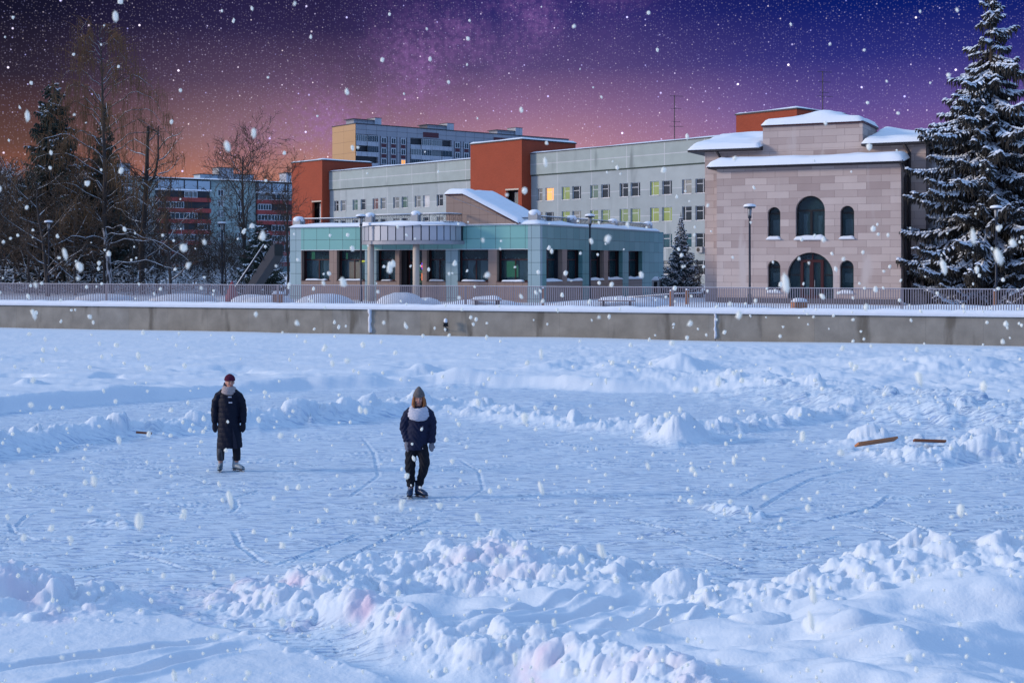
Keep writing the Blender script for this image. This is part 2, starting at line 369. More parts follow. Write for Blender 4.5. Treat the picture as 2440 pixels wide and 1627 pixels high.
# ------------------------------------------------------------------ the snow field and rink
# wall line: Y = WY0 + WSL * X
WY0, WSL = 66.3, -.327
def build_field():
    NC, NR = 1500, 980
    ta = np.linspace(-.60, .60, NC); Y1 = np.array([7.0]); inv = np.linspace(1 / 8.0, 1 / 84.0, NR); Yr = 1 / inv
    AP = -5.0
    T, YY = np.meshgrid(ta, Yr); X = T * (YY - AP); Y = YY
    vis = np.abs(X) < .46 * Y + 1
    h = np.zeros_like(X)
    rub = np.zeros_like(X); pink = np.zeros_like(X); rink = np.ones_like(X)
    wob = fbm(X * .45, Y * .45, 5, 3); wob2 = fbm(X * 1.7, Y * 1.7, 9, 3)
    def line(pts):                       # D-pixel points -> function Y(X)
        P = sorted(GD(*p) for p in pts); px = np.array([p[0] for p in P]); py = np.array([p[1] for p in P])
        return np.interp(X, px, py)
    def dist(pts):                       # distance to a world polyline + parameter heights
        best = np.full(X.shape, 1e9); hh = np.zeros(X.shape)
        for a, b in zip(pts[:-1], pts[1:]):
            ax, ay, az = a; bx, by, bz = b; dx, dy = bx - ax, by - ay; l2 = dx * dx + dy * dy + 1e-9
            t = np.clip(((X - ax) * dx + (Y - ay) * dy) / l2, 0, 1)
            d = np.hypot(X - ax - t * dx, Y - ay - t * dy); k = d < best
            best = np.where(k, d, best); hh = np.where(k, az + t * (bz - az), hh)
        return best, hh
    def ridge(pts, w, rough=1.0, wamp=.35, pw=1.5):
        P = [(*GD(x, y, z), z) for x, y, z in pts]; d, hh = dist(P)
        ww = w * (1 + wamp * wob2); prof = np.exp(-(d / ww) ** 2 * pw)
        return hh * prof * (1 + .35 * wob * 1.5), prof
    # --- deep snow beyond the cleared path
    E1 = line([(-300, 985), (0, 948), (300, 925), (520, 908), (700, 897), (860, 893), (1000, 888), (1200, 893), (1400, 902), (1600, 905), (1800, 915), (1950, 938), (2100, 952), (2352, 962), (2700, 975)])
    E1 = E1 + .22 * fbm(X * .5, Y * .2, 6, 3)
    rgt = sstep(2.0, 9.0, X)
    up = sstep(0, 1, (Y - E1) / (.55 + 1.8 * rgt)); upr = sstep(-.3, .2, Y - E1)
    far = .30 + .12 * fbm(X * .12, Y * .12, 21, 3)
    h = h + up * far; rink = rink * (1 - upr)
    # gentle dents and drifts on the far field
    dr = fbm(X * .35, Y * .9, 31, 4); h = h + up * .10 * np.maximum(dr - .05, 0) * 2 * sstep(60, 46, Y)
    dents = sstep(.12, .32, fbm(X * .28, Y * .55, 41, 3)) * sstep(47, 41, Y + 0 * X) * sstep(36, 40, Y)
    h = h - up * .16 * dents * sstep(2, -6, X)
    # right-hand bank and churned snow
    r1, p1 = ridge([(1200, 872, .12), (1350, 868, .2), (1500, 866, .25), (1700, 874, .3), (1900, 892, .42), (2100, 912, .5), (2352, 922, .55), (2700, 930, .6)], 1.7)
    h = np.maximum(h, h * .6 + r1); rub = np.maximum(rub, p1 * sstep(1, 8, X) * .7)
    churn = sstep(0, 5, X + .1 * (Y - 30)) * sstep(27, 31, Y) * sstep(60, 50, Y)
    h = h + churn * up * (.11 * np.abs(fbm(X * .8, Y * .8, 51, 4)) + .14 * np.maximum(fbm(X * .35, Y * .3, 61, 3), 0) + .07 * np.abs(fbm(X * 1.9, Y * 1.9, 53, 3)) * sstep(-.1, .3, fbm(X * .15, Y * .3, 57, 2)))
    r, p = ridge([(1540, 845, .2), (1557, 842, .38), (1580, 848, .15)], .9); h = h + r
    r, p = ridge([(1950, 850, .15), (2120, 842, .4), (2200, 846, .42), (2320, 860, .2)], 1.8); h = h + r
    for (a, b, c, w) in ((60, 893, .28, .28), (965, 852, .35, .5), (1250, 850, .3, .9), (1400, 846, .35, 1.1), (1050, 862, .3, 1.0)):
        r, p = ridge([(a, b, c), (a + 25, b + 2, c * .7)], w); h = h + r * .7
    # --- berm between path and rink
    r, p = ridge([(-300, 1035, .34), (0, 1000, .32), (100, 985, .34), (250, 965, .36), (400, 960, .34), (560, 955, .30), (650, 940, .36), (800, 928, .34), (1000, 918, .20), (1120, 930, .14), (1200, 950, .12), (1350, 968, .10), (1500, 970, .08)], .62)
    h = np.maximum(h, h * .5 + r); rub = np.maximum(rub, p); rink = rink * (1 - p)
    r, p = ridge([(1000, 935, .12), (1200, 955, .16), (1350, 972, .16), (1500, 975, .2), (1640, 975, .18), (1800, 958, .16), (1950, 945, .10)], .6)
    h = h + r; rub = np.maximum(rub, p * .9); rink = rink * (1 - p)
    r, p = ridge([(1130, 925, .1), (1240, 912, .22), (1330, 918, .1)], .8); h = h + r * .8
    r, p = ridge([(1528, 984, .2), (1556, 976, .38), (1605, 986, .16)], .42, pw=1.2); h = np.maximum(h, r); rub = np.maximum(rub, p); rink = rink * (1 - np.minimum(1, p * 3))
    r, p = ridge([(1960, 1015, .12), (2010, 996, .26), (2060, 1004, .16), (2200, 1010, .16), (2352, 990, .3), (2600, 990, .3)], .62); h = h + r; rub = np.maximum(rub, p); rink = rink * (1 - p)
    r, p = ridge([(2000, 1036, .12), (2120, 1038, .22), (2250, 1035, .2), (2400, 1030, .25)], .5); h = h + r; rub = np.maximum(rub, p); rink = rink * (1 - p)
    r, p = ridge([(1630, 1160, .06), (1700, 1170, .10), (1740, 1180, .05)], .16); h = h + r; rub = np.maximum(rub, p * .8)
    r, p = ridge([(225, 1200, .03), (262, 1197, .06), (300, 1207, .03)], .14); h = h + r; rub = np.maximum(rub, p * .8)
    # --- centre mound
    r, p = ridge([(610, 1385, .05), (680, 1360, .14), (760, 1330, .24), (850, 1306, .22), (950, 1290, .26), (1050, 1262, .36), (1130, 1252, .42), (1200, 1272, .36), (1300, 1296, .22), (1380, 1302, .22), (1460, 1325, .10)], 1.0)
    h = np.maximum(h, r); rub = np.maximum(rub, p * 1.1); rink = rink * (1 - p)
    r, p = ridge([(900, 1330, .14), (1050, 1325, .2), (1200, 1335, .2), (1300, 1330, .2)], .55); h = np.maximum(h, r); rub = np.maximum(rub, p); rink = rink * (1 - p)
    # --- front snow: plateau between two edges, rising to the right
    Eu = line([(560, 1400), (700, 1400), (900, 1385), (1100, 1372), (1300, 1350), (1420, 1338), (1500, 1352), (1620, 1378), (1750, 1372), (1860, 1358), (1960, 1338), (2100, 1330), (2250, 1325), (2352, 1320), (2700, 1310)])
    El = line([(560, 1370), (650, 1405), (760, 1440), (850, 1465), (950, 1500), (1100, 1530), (1250, 1575), (1400, 1620), (1600, 1700), (2000, 1900), (2700, 2300)])
    plat = sstep(.15, -.45, Y - Eu + .25 * wob) * sstep(-.25, .15, Y - El + .12 * wob2)
    xr = sstep(1.2, 6.0, X)
    lvl = .15 + .60 * xr + .05 * wob
    Wd = .35 + 1.8 * xr
    plat2 = sstep(0, 1, (Eu - Y) / Wd + .25 * wob) * sstep(-.25, .15, Y - El)
    h = np.maximum(h, lvl * plat2); rink = rink * (1 - np.maximum(plat, plat2))
    rub = np.maximum(rub, plat2 * (1 - sstep(.4, .95, (Eu - Y) / (Wd + 1.2))) * sstep(.5, 2, X) * .75)
    # descends again towards the right-hand corner
    dn = sstep(3.0, 5.6, X) * sstep(12.6, 10.3, Y - .25 * X + .3 * wob)
    h = h - dn * .75 * plat2
    # soft hollows and drifts on the plateau
    q = fbm(X * .75 + .6 * Y, Y * 1.3 - .3 * X, 71, 3); h = h + plat2 * (.16 * q + .14 * np.abs(fbm(X * .5 + .5 * Y, Y * 1.1, 77, 3)))
    for (a, b, s_, w) in ((1150, 1420, .12, .16), (1215, 1478, .10, .14)): pass
    for (a, b, c, w) in ((1370, 1395, .40, .22), (1560, 1360, .42, .26), (1640, 1462, .52, .55), (1690, 1470, .50, .5), (1850, 1535, .62, .6), (1905, 1560, .6, .5), (1740, 1350, .55, .3), (1930, 1345, .7, .35), (2020, 1320, .9, .5), (1540, 1500, .45, .4)):
        gx, gy = GD(a, b, c); d = np.hypot((X - gx), (Y - gy) * 1.0); k = np.sqrt(np.clip(1 - (d / w) ** 2, 0, 1)); h = h + .34 * w * k * (1 + .5 * wob2) * (w < .45)
    # lower ridge with pink lumps
    r, p = ridge([(590, 1382, .06), (660, 1388, .14), (740, 1392, .12), (820, 1388, .22), (880, 1410, .16), (935, 1430, .28), (1000, 1474, .14), (1100, 1496, .17), (1200, 1482, .18), (1240, 1472, .24), (1290, 1492, .18), (1400, 1530, .2), (1550, 1570, .2), (1700, 1610, .25)], .40)
    h = np.maximum(h, h * .5 + r); rub = np.maximum(rub, p * .72); rink = rink * (1 - p)
    # --- left mound
    r, p = ridge([(-250, 1290, .5), (-100, 1305, .48), (0, 1318, .44), (80, 1332, .38), (140, 1355, .28), (185, 1382, .15), (250, 1388, .06)], .85)
    h = np.maximum(h, r); rub = np.maximum(rub, p); rink = rink * (1 - p)
    # --- bottom-left untouched snow
    Ebl = line([(-500, 1400), (0, 1398), (150, 1402), (250, 1402), (350, 1414), (500, 1462), (650, 1502), (800, 1545), (900, 1580), (1100, 1660), (1500, 1900)])
    bl = sstep(.10, -.25, Y - Ebl + .12 * wob2) * sstep(.6, -.2, X - GD(900, 1580)[0] + .1 * wob)
    h = np.maximum(h, .16 * bl + .02 * wob * bl); rink = rink * (1 - bl)
    edge = bl * (1 - sstep(.0, .5, Ebl - Y)) * sstep(-3.4, -2.0, X); rub = np.maximum(rub, edge * .5)
    # --- tracks pressed into the snow
    def groove(pts, w, dep, shoulder=.25):
        nonlocal h
        P = [(*GD(x, y, .1), 0) for x, y in pts]; xs = [p[0] for p in P]; ys = [p[1] for p in P]
        m = (X > min(xs) - 1) & (X < max(xs) + 1) & (Y > min(ys) - 1) & (Y < max(ys) + 1)
        if not m.any(): return
        xx, yy = X[m], Y[m]; best = np.full(xx.shape, 1e9)
        for a, b in zip(P[:-1], P[1:]):
            dx, dy = b[0] - a[0], b[1] - a[1]; l2 = dx * dx + dy * dy + 1e-9
            t = np.clip(((xx - a[0]) * dx + (yy - a[1]) * dy) / l2, 0, 1); best = np.minimum(best, np.hypot(xx - a[0] - t * dx, yy - a[1] - t * dy))
        q = best / w; de = np.minimum(np.hypot(xx - xs[0], yy - ys[0]), np.hypot(xx - xs[-1], yy - ys[-1])); nn = (1 + .8 * perlin(xx * 3, yy * 3, 88)) * sstep(0, 6 * w + .25, de)
        h[m] += -dep * nn * np.exp(-q ** 4) + dep * shoulder * nn * np.exp(-((q - 1.5) / .5) ** 2)
    groove([(-100, 1560), (60, 1540), (200, 1525), (350, 1505), (480, 1488), (560, 1470)], .085, .13)
    groove([(60, 1600), (250, 1570), (350, 1552), (450, 1522), (560, 1500), (640, 1492)], .10, .14)
    groove([(-100, 1425), (60, 1412), (160, 1400), (260, 1398)], .06, .06)
    groove([(1040, 1462), (1120, 1440), (1230, 1420), (1330, 1396), (1400, 1370)], .07, .08)
    groove([(1060, 1480), (1180, 1452), (1300, 1430), (1420, 1402), (1500, 1380)], .07, .08)
    groove([(1240, 1500), (1330, 1470), (1460, 1440), (1560, 1405), (1640, 1385)], .12, .10)
    groove([(1250, 1520), (1380, 1480), (1500, 1462), (1600, 1425), (1700, 1400)], .10, .09)
    groove([(960, 1478), (1020, 1480), (1090, 1492)], .14, .10)
    # --- skating marks
    tr = [([(1690, 1128), (1760, 1098), (1850, 1068), (1960, 1052)], .035, .022), ([(1740, 1158), (1800, 1120), (1870, 1085), (1980, 1062)], .04, .02),
          ([(540, 1128), (545, 1150), (530, 1165)], .035, .02), ([(535, 1200), (550, 1235), (590, 1265), (625, 1285)], .035, .02),
          ([(620, 1290), (700, 1255), (790, 1225), (840, 1205)], .03, .02), ([(660, 1310), (740, 1288), (830, 1250), (900, 1215), (1010, 1170)], .03, .025),
          ([(1580, 1200), (1750, 1192), (1900, 1178), (2010, 1150), (2050, 1120)], .035, .02), ([(1900, 1180), (2000, 1200), (2110, 1240), (2200, 1265)], .03, .025),
          ([(2010, 1160), (2100, 1190), (2200, 1230), (2250, 1262)], .03, .025), ([(20, 1180), (30, 1205), (90, 1225)], .03, .02), ([(30, 1200), (60, 1170), (110, 1155)], .03, .015),
          ([(1560, 1240), (1640, 1262), (1710, 1290), (1700, 1300)], .03, .02), ([(1050, 1040), (1100, 1070), (1110, 1110), (1060, 1140)], .03, .012),
          ([(830, 990), (860, 1030), (870, 1080), (800, 1130)], .035, .012), ([(1700, 1180), (1800, 1160), (1900, 1140)], .04, .02)]
    for p, w, d in tr: groove(p, w, d, .4)
    rr = random.Random(4)
    for i in range(420):
        cx = rr.uniform(-200, 2600); cy = 1000 + 340 * rr.random() ** .8; a = rr.uniform(-.5, .5); ln = rr.uniform(40, 260) ; cu = rr.uniform(-.5, .5)
        pts = [(cx + ln * t, cy + (ln * t * math.sin(a) + cu * ln * t * t) * .28) for t in (0, .25, .5, .75, 1)]
        groove(pts, rr.uniform(.018, .034), rr.uniform(.008, .022), .8)
    rink = np.clip(rink * sstep(13.5, 15.5, Y + 3.0 * sstep(1.5, -3, X)), 0, 1)
    ang = .35 * fbm(X * .25, Y * .25, 91, 2); u = X + ang * Y; v = Y - ang * X
    sc = np.abs(fbm(u * 1.1, v * 6.0, 93, 4)); h = h + rink * (.012 * np.abs(fbm(X * .6, Y * .9, 97, 3)) * 2 - .014 * sstep(.08, .0, sc) * sstep(-.15, .35, fbm(X * .5, Y * .5, 99, 3)))
    h = h + rink * .006 * np.maximum(fbm(X * 1.6, Y * 7, 101, 4) - .08, 0) * 3
    path = (1 - rink) * (1 - np.clip(rub, 0, 1)); h = h + path * .012 * fbm(X * 3, Y * 3, 103, 4) + .02 * (1 - rink) * fbm(X * 1.4, Y * 1.4, 105, 3)
    # --- rubble: hundreds of lumps of ploughed snow, each a rounded chunk of its own shape
    h0 = h.copy(); rs = np.random.RandomState(11); n = 0; dt = ta[1] - ta[0]
    bn = np.zeros_like(h); fin = np.clip(rub, 0, 1)
    for it in range(210000):
        j = int(NR * (1 - rs.rand() ** 1.25)); j = min(NR - 1, max(0, j)); i = rs.randint(0, NC)
        j = NR - 1 - j if it % 3 == 0 else j
        pr = fin[j, i]
        if rs.rand() > pr ** 1.6 * .9: continue
        x0, y0 = X[j, i], Y[j, i]
        rad = (.016 + .10 * rs.rand() ** 5 if rs.rand() < .965 else rs.uniform(.12, .24)) * (1 + .035 * max(0, y0 - 15)) * (.6 + .5 * pr)
        di = int(rad * 1.1 / (dt * (y0 - AP))) + 1
        j0 = np.searchsorted(Yr, y0 - rad * 1.1); j1 = np.searchsorted(Yr, y0 + rad * 1.1); i0 = max(0, i - di); i1 = min(NC, i + di + 1)
        if j1 - j0 < 2 or i1 - i0 < 2: continue
        a = rs.rand() * 3.14; e = .5 + .5 * rs.rand(); dx = X[j0:j1, i0:i1] - x0; dy = Y[j0:j1, i0:i1] - y0
        u_ = dx * math.cos(a) + dy * math.sin(a); v_ = (-dx * math.sin(a) + dy * math.cos(a)) / e
        q = np.clip(1 - (np.abs(u_) ** 2.4 + np.abs(v_) ** 2.4) / rad ** 2.4, 0, 1) ** .5
        tilt = rs.uniform(-.35, .35); hh = np.minimum(q, rs.uniform(.6, 1.1)) * rad * rs.uniform(.4, .85) * (1 + 1.6 * tilt * u_ / rad)
        bn[j0:j1, i0:i1] = np.maximum(bn[j0:j1, i0:i1], hh); n += 1
    h = h + bn * .95
    h = h + fin * (.045 * np.abs(fbm(X * 9, Y * 9, 111, 4)) + .11 * np.abs(fbm(X * 2.6, Y * 2.6, 113, 4)))
    # dye spilt on a few lumps
    for (x, y, z, r_, s_) in ((650, 1345, .2, .26, .9), (840, 1382, .3, .22, .8), (925, 1415, .35, .18, .9), (1235, 1462, .45, .26, 1.2), (1110, 1265, .45, .5, .45), (1190, 1285, .4, .3, .4), (700, 1420, .1, .16, .6), (1850, 1545, .6, .45, .35), (1540, 1505, .4, .4, .35), (30, 1325, .45, .7, .42), (130, 1360, .4, .35, .35), (1450, 1540, .3, .4, .35), (500, 1380, 0, .9, .25), (1560, 1535, .4, .3, .4), (560, 1350, 0, .35, .4)):
        gx, gy = GD(x, y, z); d = np.hypot((X - gx), (Y - gy)); pink = np.maximum(pink, s_ * np.exp(-(d / r_) ** 2) * np.clip(.6 + 1.8 * fbm(X * 3, Y * 3, 121, 3), 0, 1.3))
    # drift against the wall
    dw = (WY0 + WSL * X) - Y; h = h * sstep(-2, 9, dw) + .04 * sstep(5, 0, dw) + .05 * sstep(3, 0, dw) * fbm(X * .15, Y * 0, 131, 2)
    h = np.where(dw < -.6, -.2, h)
    V = np.stack([X, Y, h], -1).reshape(-1, 3); idx = np.arange(NR * NC).reshape(NR, NC)
    Fq = np.stack([idx[:-1, :-1], idx[:-1, 1:], idx[1:, 1:], idx[1:, :-1]], -1).reshape(-1, 4)
    o = np_mesh('snow_ground', V, Fq, m_field()); tag(o, kind='structure')
    for nm, ar in (('rink', rink), ('pink', pink)):
        at = o.data.attributes.new(nm, 'FLOAT', 'POINT'); at.data.foreach_set('value', ar.astype(np.float32).ravel())
    return lambda x, y: float(h[np.searchsorted(Yr, y), int(round((x / (y - AP) + .60) / dt))])
def m_field():
    global nt
    m = bpy.data.materials.new('snow_and_ice'); m.use_nodes = True; nt = m.node_tree; b = nt.nodes['Principled BSDF']
    ge = N('ShaderNodeNewGeometry'); pos = ge.outputs['Position']
    ar = N('ShaderNodeAttribute', attribute_name='rink'); ap = N('ShaderNodeAttribute', attribute_name='pink')
    n1 = N('ShaderNodeTexNoise'); n1.inputs['Scale'].default_value = .6; n1.inputs['Detail'].default_value = 8; L(pos, n1.inputs['Vector'])
    c = mixc(n1.outputs[0], (.625, .685, .76, 1), (.70, .755, .82, 1))
    ice = mixc(n1.outputs[0], (.53, .64, .75, 1), (.62, .71, .80, 1))
    c = mixc(mth('MULTIPLY', ar.outputs['Fac'], .85), c, ice)
    # blade scratches: thin stretched lines in the scraped ice, their shade painted dark blue
    mp = N('ShaderNodeMapping'); mp.inputs['Scale'].default_value = (1.2, 9, 1); mp.inputs['Rotation'].default_value = (0, 0, .12); L(pos, mp.inputs[0])
    s1 = N('ShaderNodeTexNoise'); s1.inputs['Scale'].default_value = 2.2; s1.inputs['Detail'].default_value = 7; s1.inputs['Distortion'].default_value = 1.2; L(mp.outputs[0], s1.inputs['Vector'])
    mp2 = N('ShaderNodeMapping'); mp2.inputs['Scale'].default_value = (1.5, 12, 1); mp2.inputs['Rotation'].default_value = (0, 0, -.32); L(pos, mp2.inputs[0])
    s2 = N('ShaderNodeTexNoise'); s2.inputs['Scale'].default_value = 1.7; s2.inputs['Detail'].default_value = 7; s2.inputs['Distortion'].default_value = .8; L(mp2.outputs[0], s2.inputs['Vector'])
    s3 = N('ShaderNodeTexNoise'); s3.inputs['Scale'].default_value = 26; s3.inputs['Detail'].default_value = 5; L(pos, s3.inputs['Vector'])
    sc = mth('ADD', smooth(s1.outputs[0], .37, .445), smooth(s2.outputs[0], .35, .425))
    dk = mth('MULTIPLY', mth('MULTIPLY', mth('SUBTRACT', 2.0, sc), ar.outputs['Fac']), .80, clamp=True)
    c = mixc(dk, c, (.30, .42, .64, 1))
    c = mixc(mth('MULTIPLY', ap.outputs['Fac'], .42, clamp=True), c, (.76, .36, .50, 1))
    L(c, b.inputs['Base Color']); b.inputs['Roughness'].default_value = .6; b.inputs['Specular IOR Level'].default_value = .2
    hgt = mth('ADD', mth('MULTIPLY', mth('MULTIPLY', sc, ar.outputs['Fac']), .5), mth('MULTIPLY', s3.outputs[0], .35))
    bp = N('ShaderNodeBump'); bp.inputs['Strength'].default_value = .8; bp.inputs['Distance'].default_value = .022
    L(hgt, bp.inputs['Height']); L(bp.outputs[0], b.inputs['Normal'])
    return m
HF = build_field()
# base ground to the horizon, promenade behind the wall
gmb = MB(); gmb.v = [(-2500, -300, -.35), (2500, -300, -.35), (2500, 3000, -.35), (-2500, 3000, -.35)]; gmb.face((0, 1, 2, 3))
tag(gmb.build('ground', m_snow), kind='structure')
wy = lambda x: WY0 + WSL * x
pm = MB(); pm.v = [(-400, wy(-400) + .35, 1.28), (190, wy(190) + .35, 1.28), (2500, 3000, 1.28), (-2500, 3000, 1.28), (-2500, 300, 1.28)]; pm.face((0, 1, 2, 3, 4))
tag(pm.build('promenade', m_snow), kind='structure')

# ------------------------------------------------------------------ retaining wall, ledge snow, fence
WP = Plane(0, WY0, 1, WSL)
wl = thing('retaining_wall', 'long grey concrete retaining wall at the back of the frozen pond', 'wall', (0, WY0, 0), WP.ang())
segs = [-70, WP.u(882), WP.u(1704.5), 48]
w = MB()
for a, b in zip(segs[:-1], segs[1:]): w.box(a + .012, b - .012, 0, .45, -.3, 1.34)
w.build('wall', m_conc, wl)
w = MB().box(-70, 48, .10, .44, -.3, 1.32); w.build('joint_filler', m_joint, wl)
for k, (px, wd) in enumerate(((882, .10), (1704.5, .07))):
    u = WP.u(px); s = MB(); rr = random.Random(k)
    pts = [(u + rr.uniform(-.03, .03), -.015, z) for z in np.linspace(.15, 1.36, 9)]
    s.tube(pts, [wd * rr.uniform(.5, 1.2) for _ in pts], 7); s.build('ice_streak', m_ice, wl, True)
# snow lying on the wall ledge
s = MB(); nx = 900; us = np.linspace(-70, 48, nx); rs = np.random.RandomState(3)
nz_ = fbm(us * .8, us * 0, 7, 4); nz2_ = fbm(us * 2.6, us * 0 + 4, 8, 3); lump = sstep(18, 26, us)
prof = [(-.10, 1.33, 0), (-.13, 1.40, .3), (-.10, 1.52, .6), (.0, 1.60, 1), (.25, 1.62, 1), (.7, 1.60, 1), (1.3, 1.45, 1), (2.0, 1.30, .4)]
for i, u in enumerate(us):
    for (y, z, a) in prof: s.v.append((float(u), y + .03 * float(nz2_[i]) * a, z + a * (.05 * float(nz_[i]) + (.02 + .08 * lump[i]) * float(nz2_[i]))))
m_ = len(prof)
for i in range(nx - 1):
    for j in range(m_ - 1): a = i * m_ + j; s.face((a, a + m_, a + m_ + 1, a + 1))
ls = s.build('ledge_snow', m_snow, None, True); ls.location = (0, WY0, 0); ls.rotation_euler = (0, 0, WP.ang()); tag(ls, kind='structure')
fn = thing('metal_fence', 'long low grey metal railing of close upright bars along the promenade', 'fence', (0, WY0, 0), WP.ang())
FT = 2.55; bay = 2.64
u = -66.0; ip = 0
proto = None
while u < 45:
    if proto is None:
        p = MB()
        for k in range(24): x = .11 * k + .055; p.box(x - .021, x + .021, .535, .575, 1.46, FT - .04)
        p.box(0, bay, .53, .58, 1.44, 1.47); proto = p.build('bar_panel', m_fence, fn); proto.location = (u, 0, 0)
        p = MB().box(-.022, .022, .53, .60, 1.3, FT - .03); pp = p.build('post', m_fence, fn); pp.location = (u, 0, 0)
    else:
        c = proto.copy(); COL.objects.link(c); c.location = (u, 0, 0)
        ip += 1
        if ip % 4 == 0: c = pp.copy(); COL.objects.link(c); c.location = (u, 0, 0)
    u += bay
MB().box(-66, u, .525, .585, FT - .035, FT).build('handrail', m_fence, fn)
MB().box(-66, u, .53, .58, FT, FT + .012).build('rail_snow', m_snow, fn)

# floodlight on the wall
u, zz = WP.off(-.2).uz((1063, 772)); o = WP.off(-.2)
fl = thing('floodlight', 'small black floodlight capped with snow on the face of the concrete wall', 'floodlight', (WP.X + WP.dx * u + WP.dy * .28, WP.Y + WP.dy * u - WP.dx * .28, zz), WP.ang() + .5)
a = MB(); a.box(-.11, .11, -.10, .02, -.10, .08); a.prism([(-.13, -.12), (.13, -.12), (.13, -.08), (-.13, -.08)], -.14, .03); a.build('lamp_head', m_glassblack, fl)
a = MB(); a.tube([(0, 0, -.1), (.03, .05, -.22), (.05, .27, -.28)], .018, 6); a.box(-.05, .12, .24, .28, -.36, -.2); a.build('bracket', m_dark, fl)
a = MB(); a.blob((0, -.03, .16), (.10, .10, .13), 10, 7, 1, .08); a.build('snow_cap', m_snow, fl, True)

# ------------------------------------------------------------------ helpers for facades
def cells(mb, us, zs, holes, y0, y1, swap=False):
    """solid wall of thickness y0..y1 with rectangular holes"""
    us = sorted(set([round(v, 4) for v in us] + [round(h[k], 4) for h in holes for k in (0, 1)])); zs = sorted(set([round(v, 4) for v in zs] + [round(h[k], 4) for h in holes for k in (2, 3)]))
    for i in range(len(us) - 1):
        run = None
        for j in range(len(zs) - 1):
            uc, zc = (us[i] + us[i + 1]) / 2, (zs[j] + zs[j + 1]) / 2
            solid = not any(h[0] < uc < h[1] and h[2] < zc < h[3] for h in holes)
            if solid: run = (run[0], zs[j + 1]) if run else (zs[j], zs[j + 1])
            if (not solid or j == len(zs) - 2) and run:
                if swap: mb.box(y0, y1, us[i], us[i + 1], run[0], run[1])
                else: mb.box(us[i], us[i + 1], y0, y1, run[0], run[1])
                run = None
def arch_pts(u0, u1, z0, zt, n=18, spring=None):
    r = (u1 - u0) / 2; c = (u0 + u1) / 2; sp = zt - r if spring is None else spring; hh = zt - sp
    return [(u0, z0)] + [(c - r * math.cos(math.pi * k / n), sp + hh * math.sin(math.pi * k / n)) for k in range(n + 1)] + [(u1, z0)]
def arch_fill(mb, u0, u1, zt, y0, y1, n=18, spring=None):
    A = arch_pts(u0, u1, 0, zt, n, spring)[1:-1]
    for a, b in zip(A[:-1], A[1:]): mb.prism([a, b, (b[0], zt), (a[0], zt)], y0, y1)
def simple_window(parent, u0, u1, z0, z1, y, pane, mull='right', name='window', fm=None, th=.055):
    fm = fm or m_white; f = MB(); d = .06
    f.box(u0, u1, y, y + d, z0, z0 + th); f.box(u0, u1, y, y + d, z1 - th, z1); f.box(u0, u0 + th, y, y + d, z0 + th, z1 - th); f.box(u1 - th, u1, y, y + d, z0 + th, z1 - th)
    if mull == 'right': f.box(u0 + (u1 - u0) * .70, u0 + (u1 - u0) * .70 + th, y + .003, y + d, z0 + th, z1 - th); f.box(u0 + th, u0 + (u1 - u0) * .70, y + .004, y + d, z0 + (z1 - z0) * .64, z0 + (z1 - z0) * .64 + th)
    elif mull == 'left': f.box(u0 + (u1 - u0) * .28, u0 + (u1 - u0) * .28 + th, y + .003, y + d, z0 + th, z1 - th); f.box(u0 + (u1 - u0) * .28 + th, u1 - th, y + .004, y + d, z0 + (z1 - z0) * .64, z0 + (z1 - z0) * .64 + th)
    elif mull == 'mid': f.box((u0 + u1) / 2 - th / 2, (u0 + u1) / 2 + th / 2, y + .003, y + d, z0 + th, z1 - th)
    elif mull == 'T':
        zz = z0 + (z1 - z0) * .68; f.box(u0 + th, u1 - th, y + .003, y + d, zz, zz + th); f.box((u0 + u1) / 2 - th / 2, (u0 + u1) / 2 + th / 2, y + .004, y + d, z0 + th, zz)
    wo = f.build(name, fm, parent); pn = MB().box(u0 + .01, u1 - .01, y + .035, y + .05, z0 + .01, z1 - .01).build('pane', pane, wo)
    return wo
def ledge(parent, u0, u1, y0, y1, z, mat=None):
    MB().box(u0 - .04, u1 + .04, y0, y1, z - .05, z).build('sill', mat or m_white, parent)
# ------------------------------------------------------------------ cafe: long single-storey building with teal panels
GZ = 1.28
CP = Plane(1.73, 82, 3200, -1548)           # its front; the corner is u = 0
SP = Plane(1.73, 82, 1548, 3200)            # its right side
cafe = thing('cafe_building', 'long single-storey cafe clad in teal panels with a curved silver entrance canopy', 'building', (1.73, 82, 0), CP.ang())
ul = CP.u(691); TOP = 6.03; LEN = 21.6; WT, WB = 4.55, 2.52
def cu(p): return CP.u(p[0])
win = [(cu(z4(275)), cu(z4(586))), (cu(z4(670)), cu(z4(985))), (cu(z4(1112)), cu(z4(1324))), (cu(z4(1678)), cu(z4(1890))), (cu(z4(2025)), cu(z5(248))), (cu(z5(330)), cu(z5(616)))]
door = (cu(z4(1370)), cu(z4(1626)))
uc0 = cu(z4(270)); uc1 = cu(z5(620))
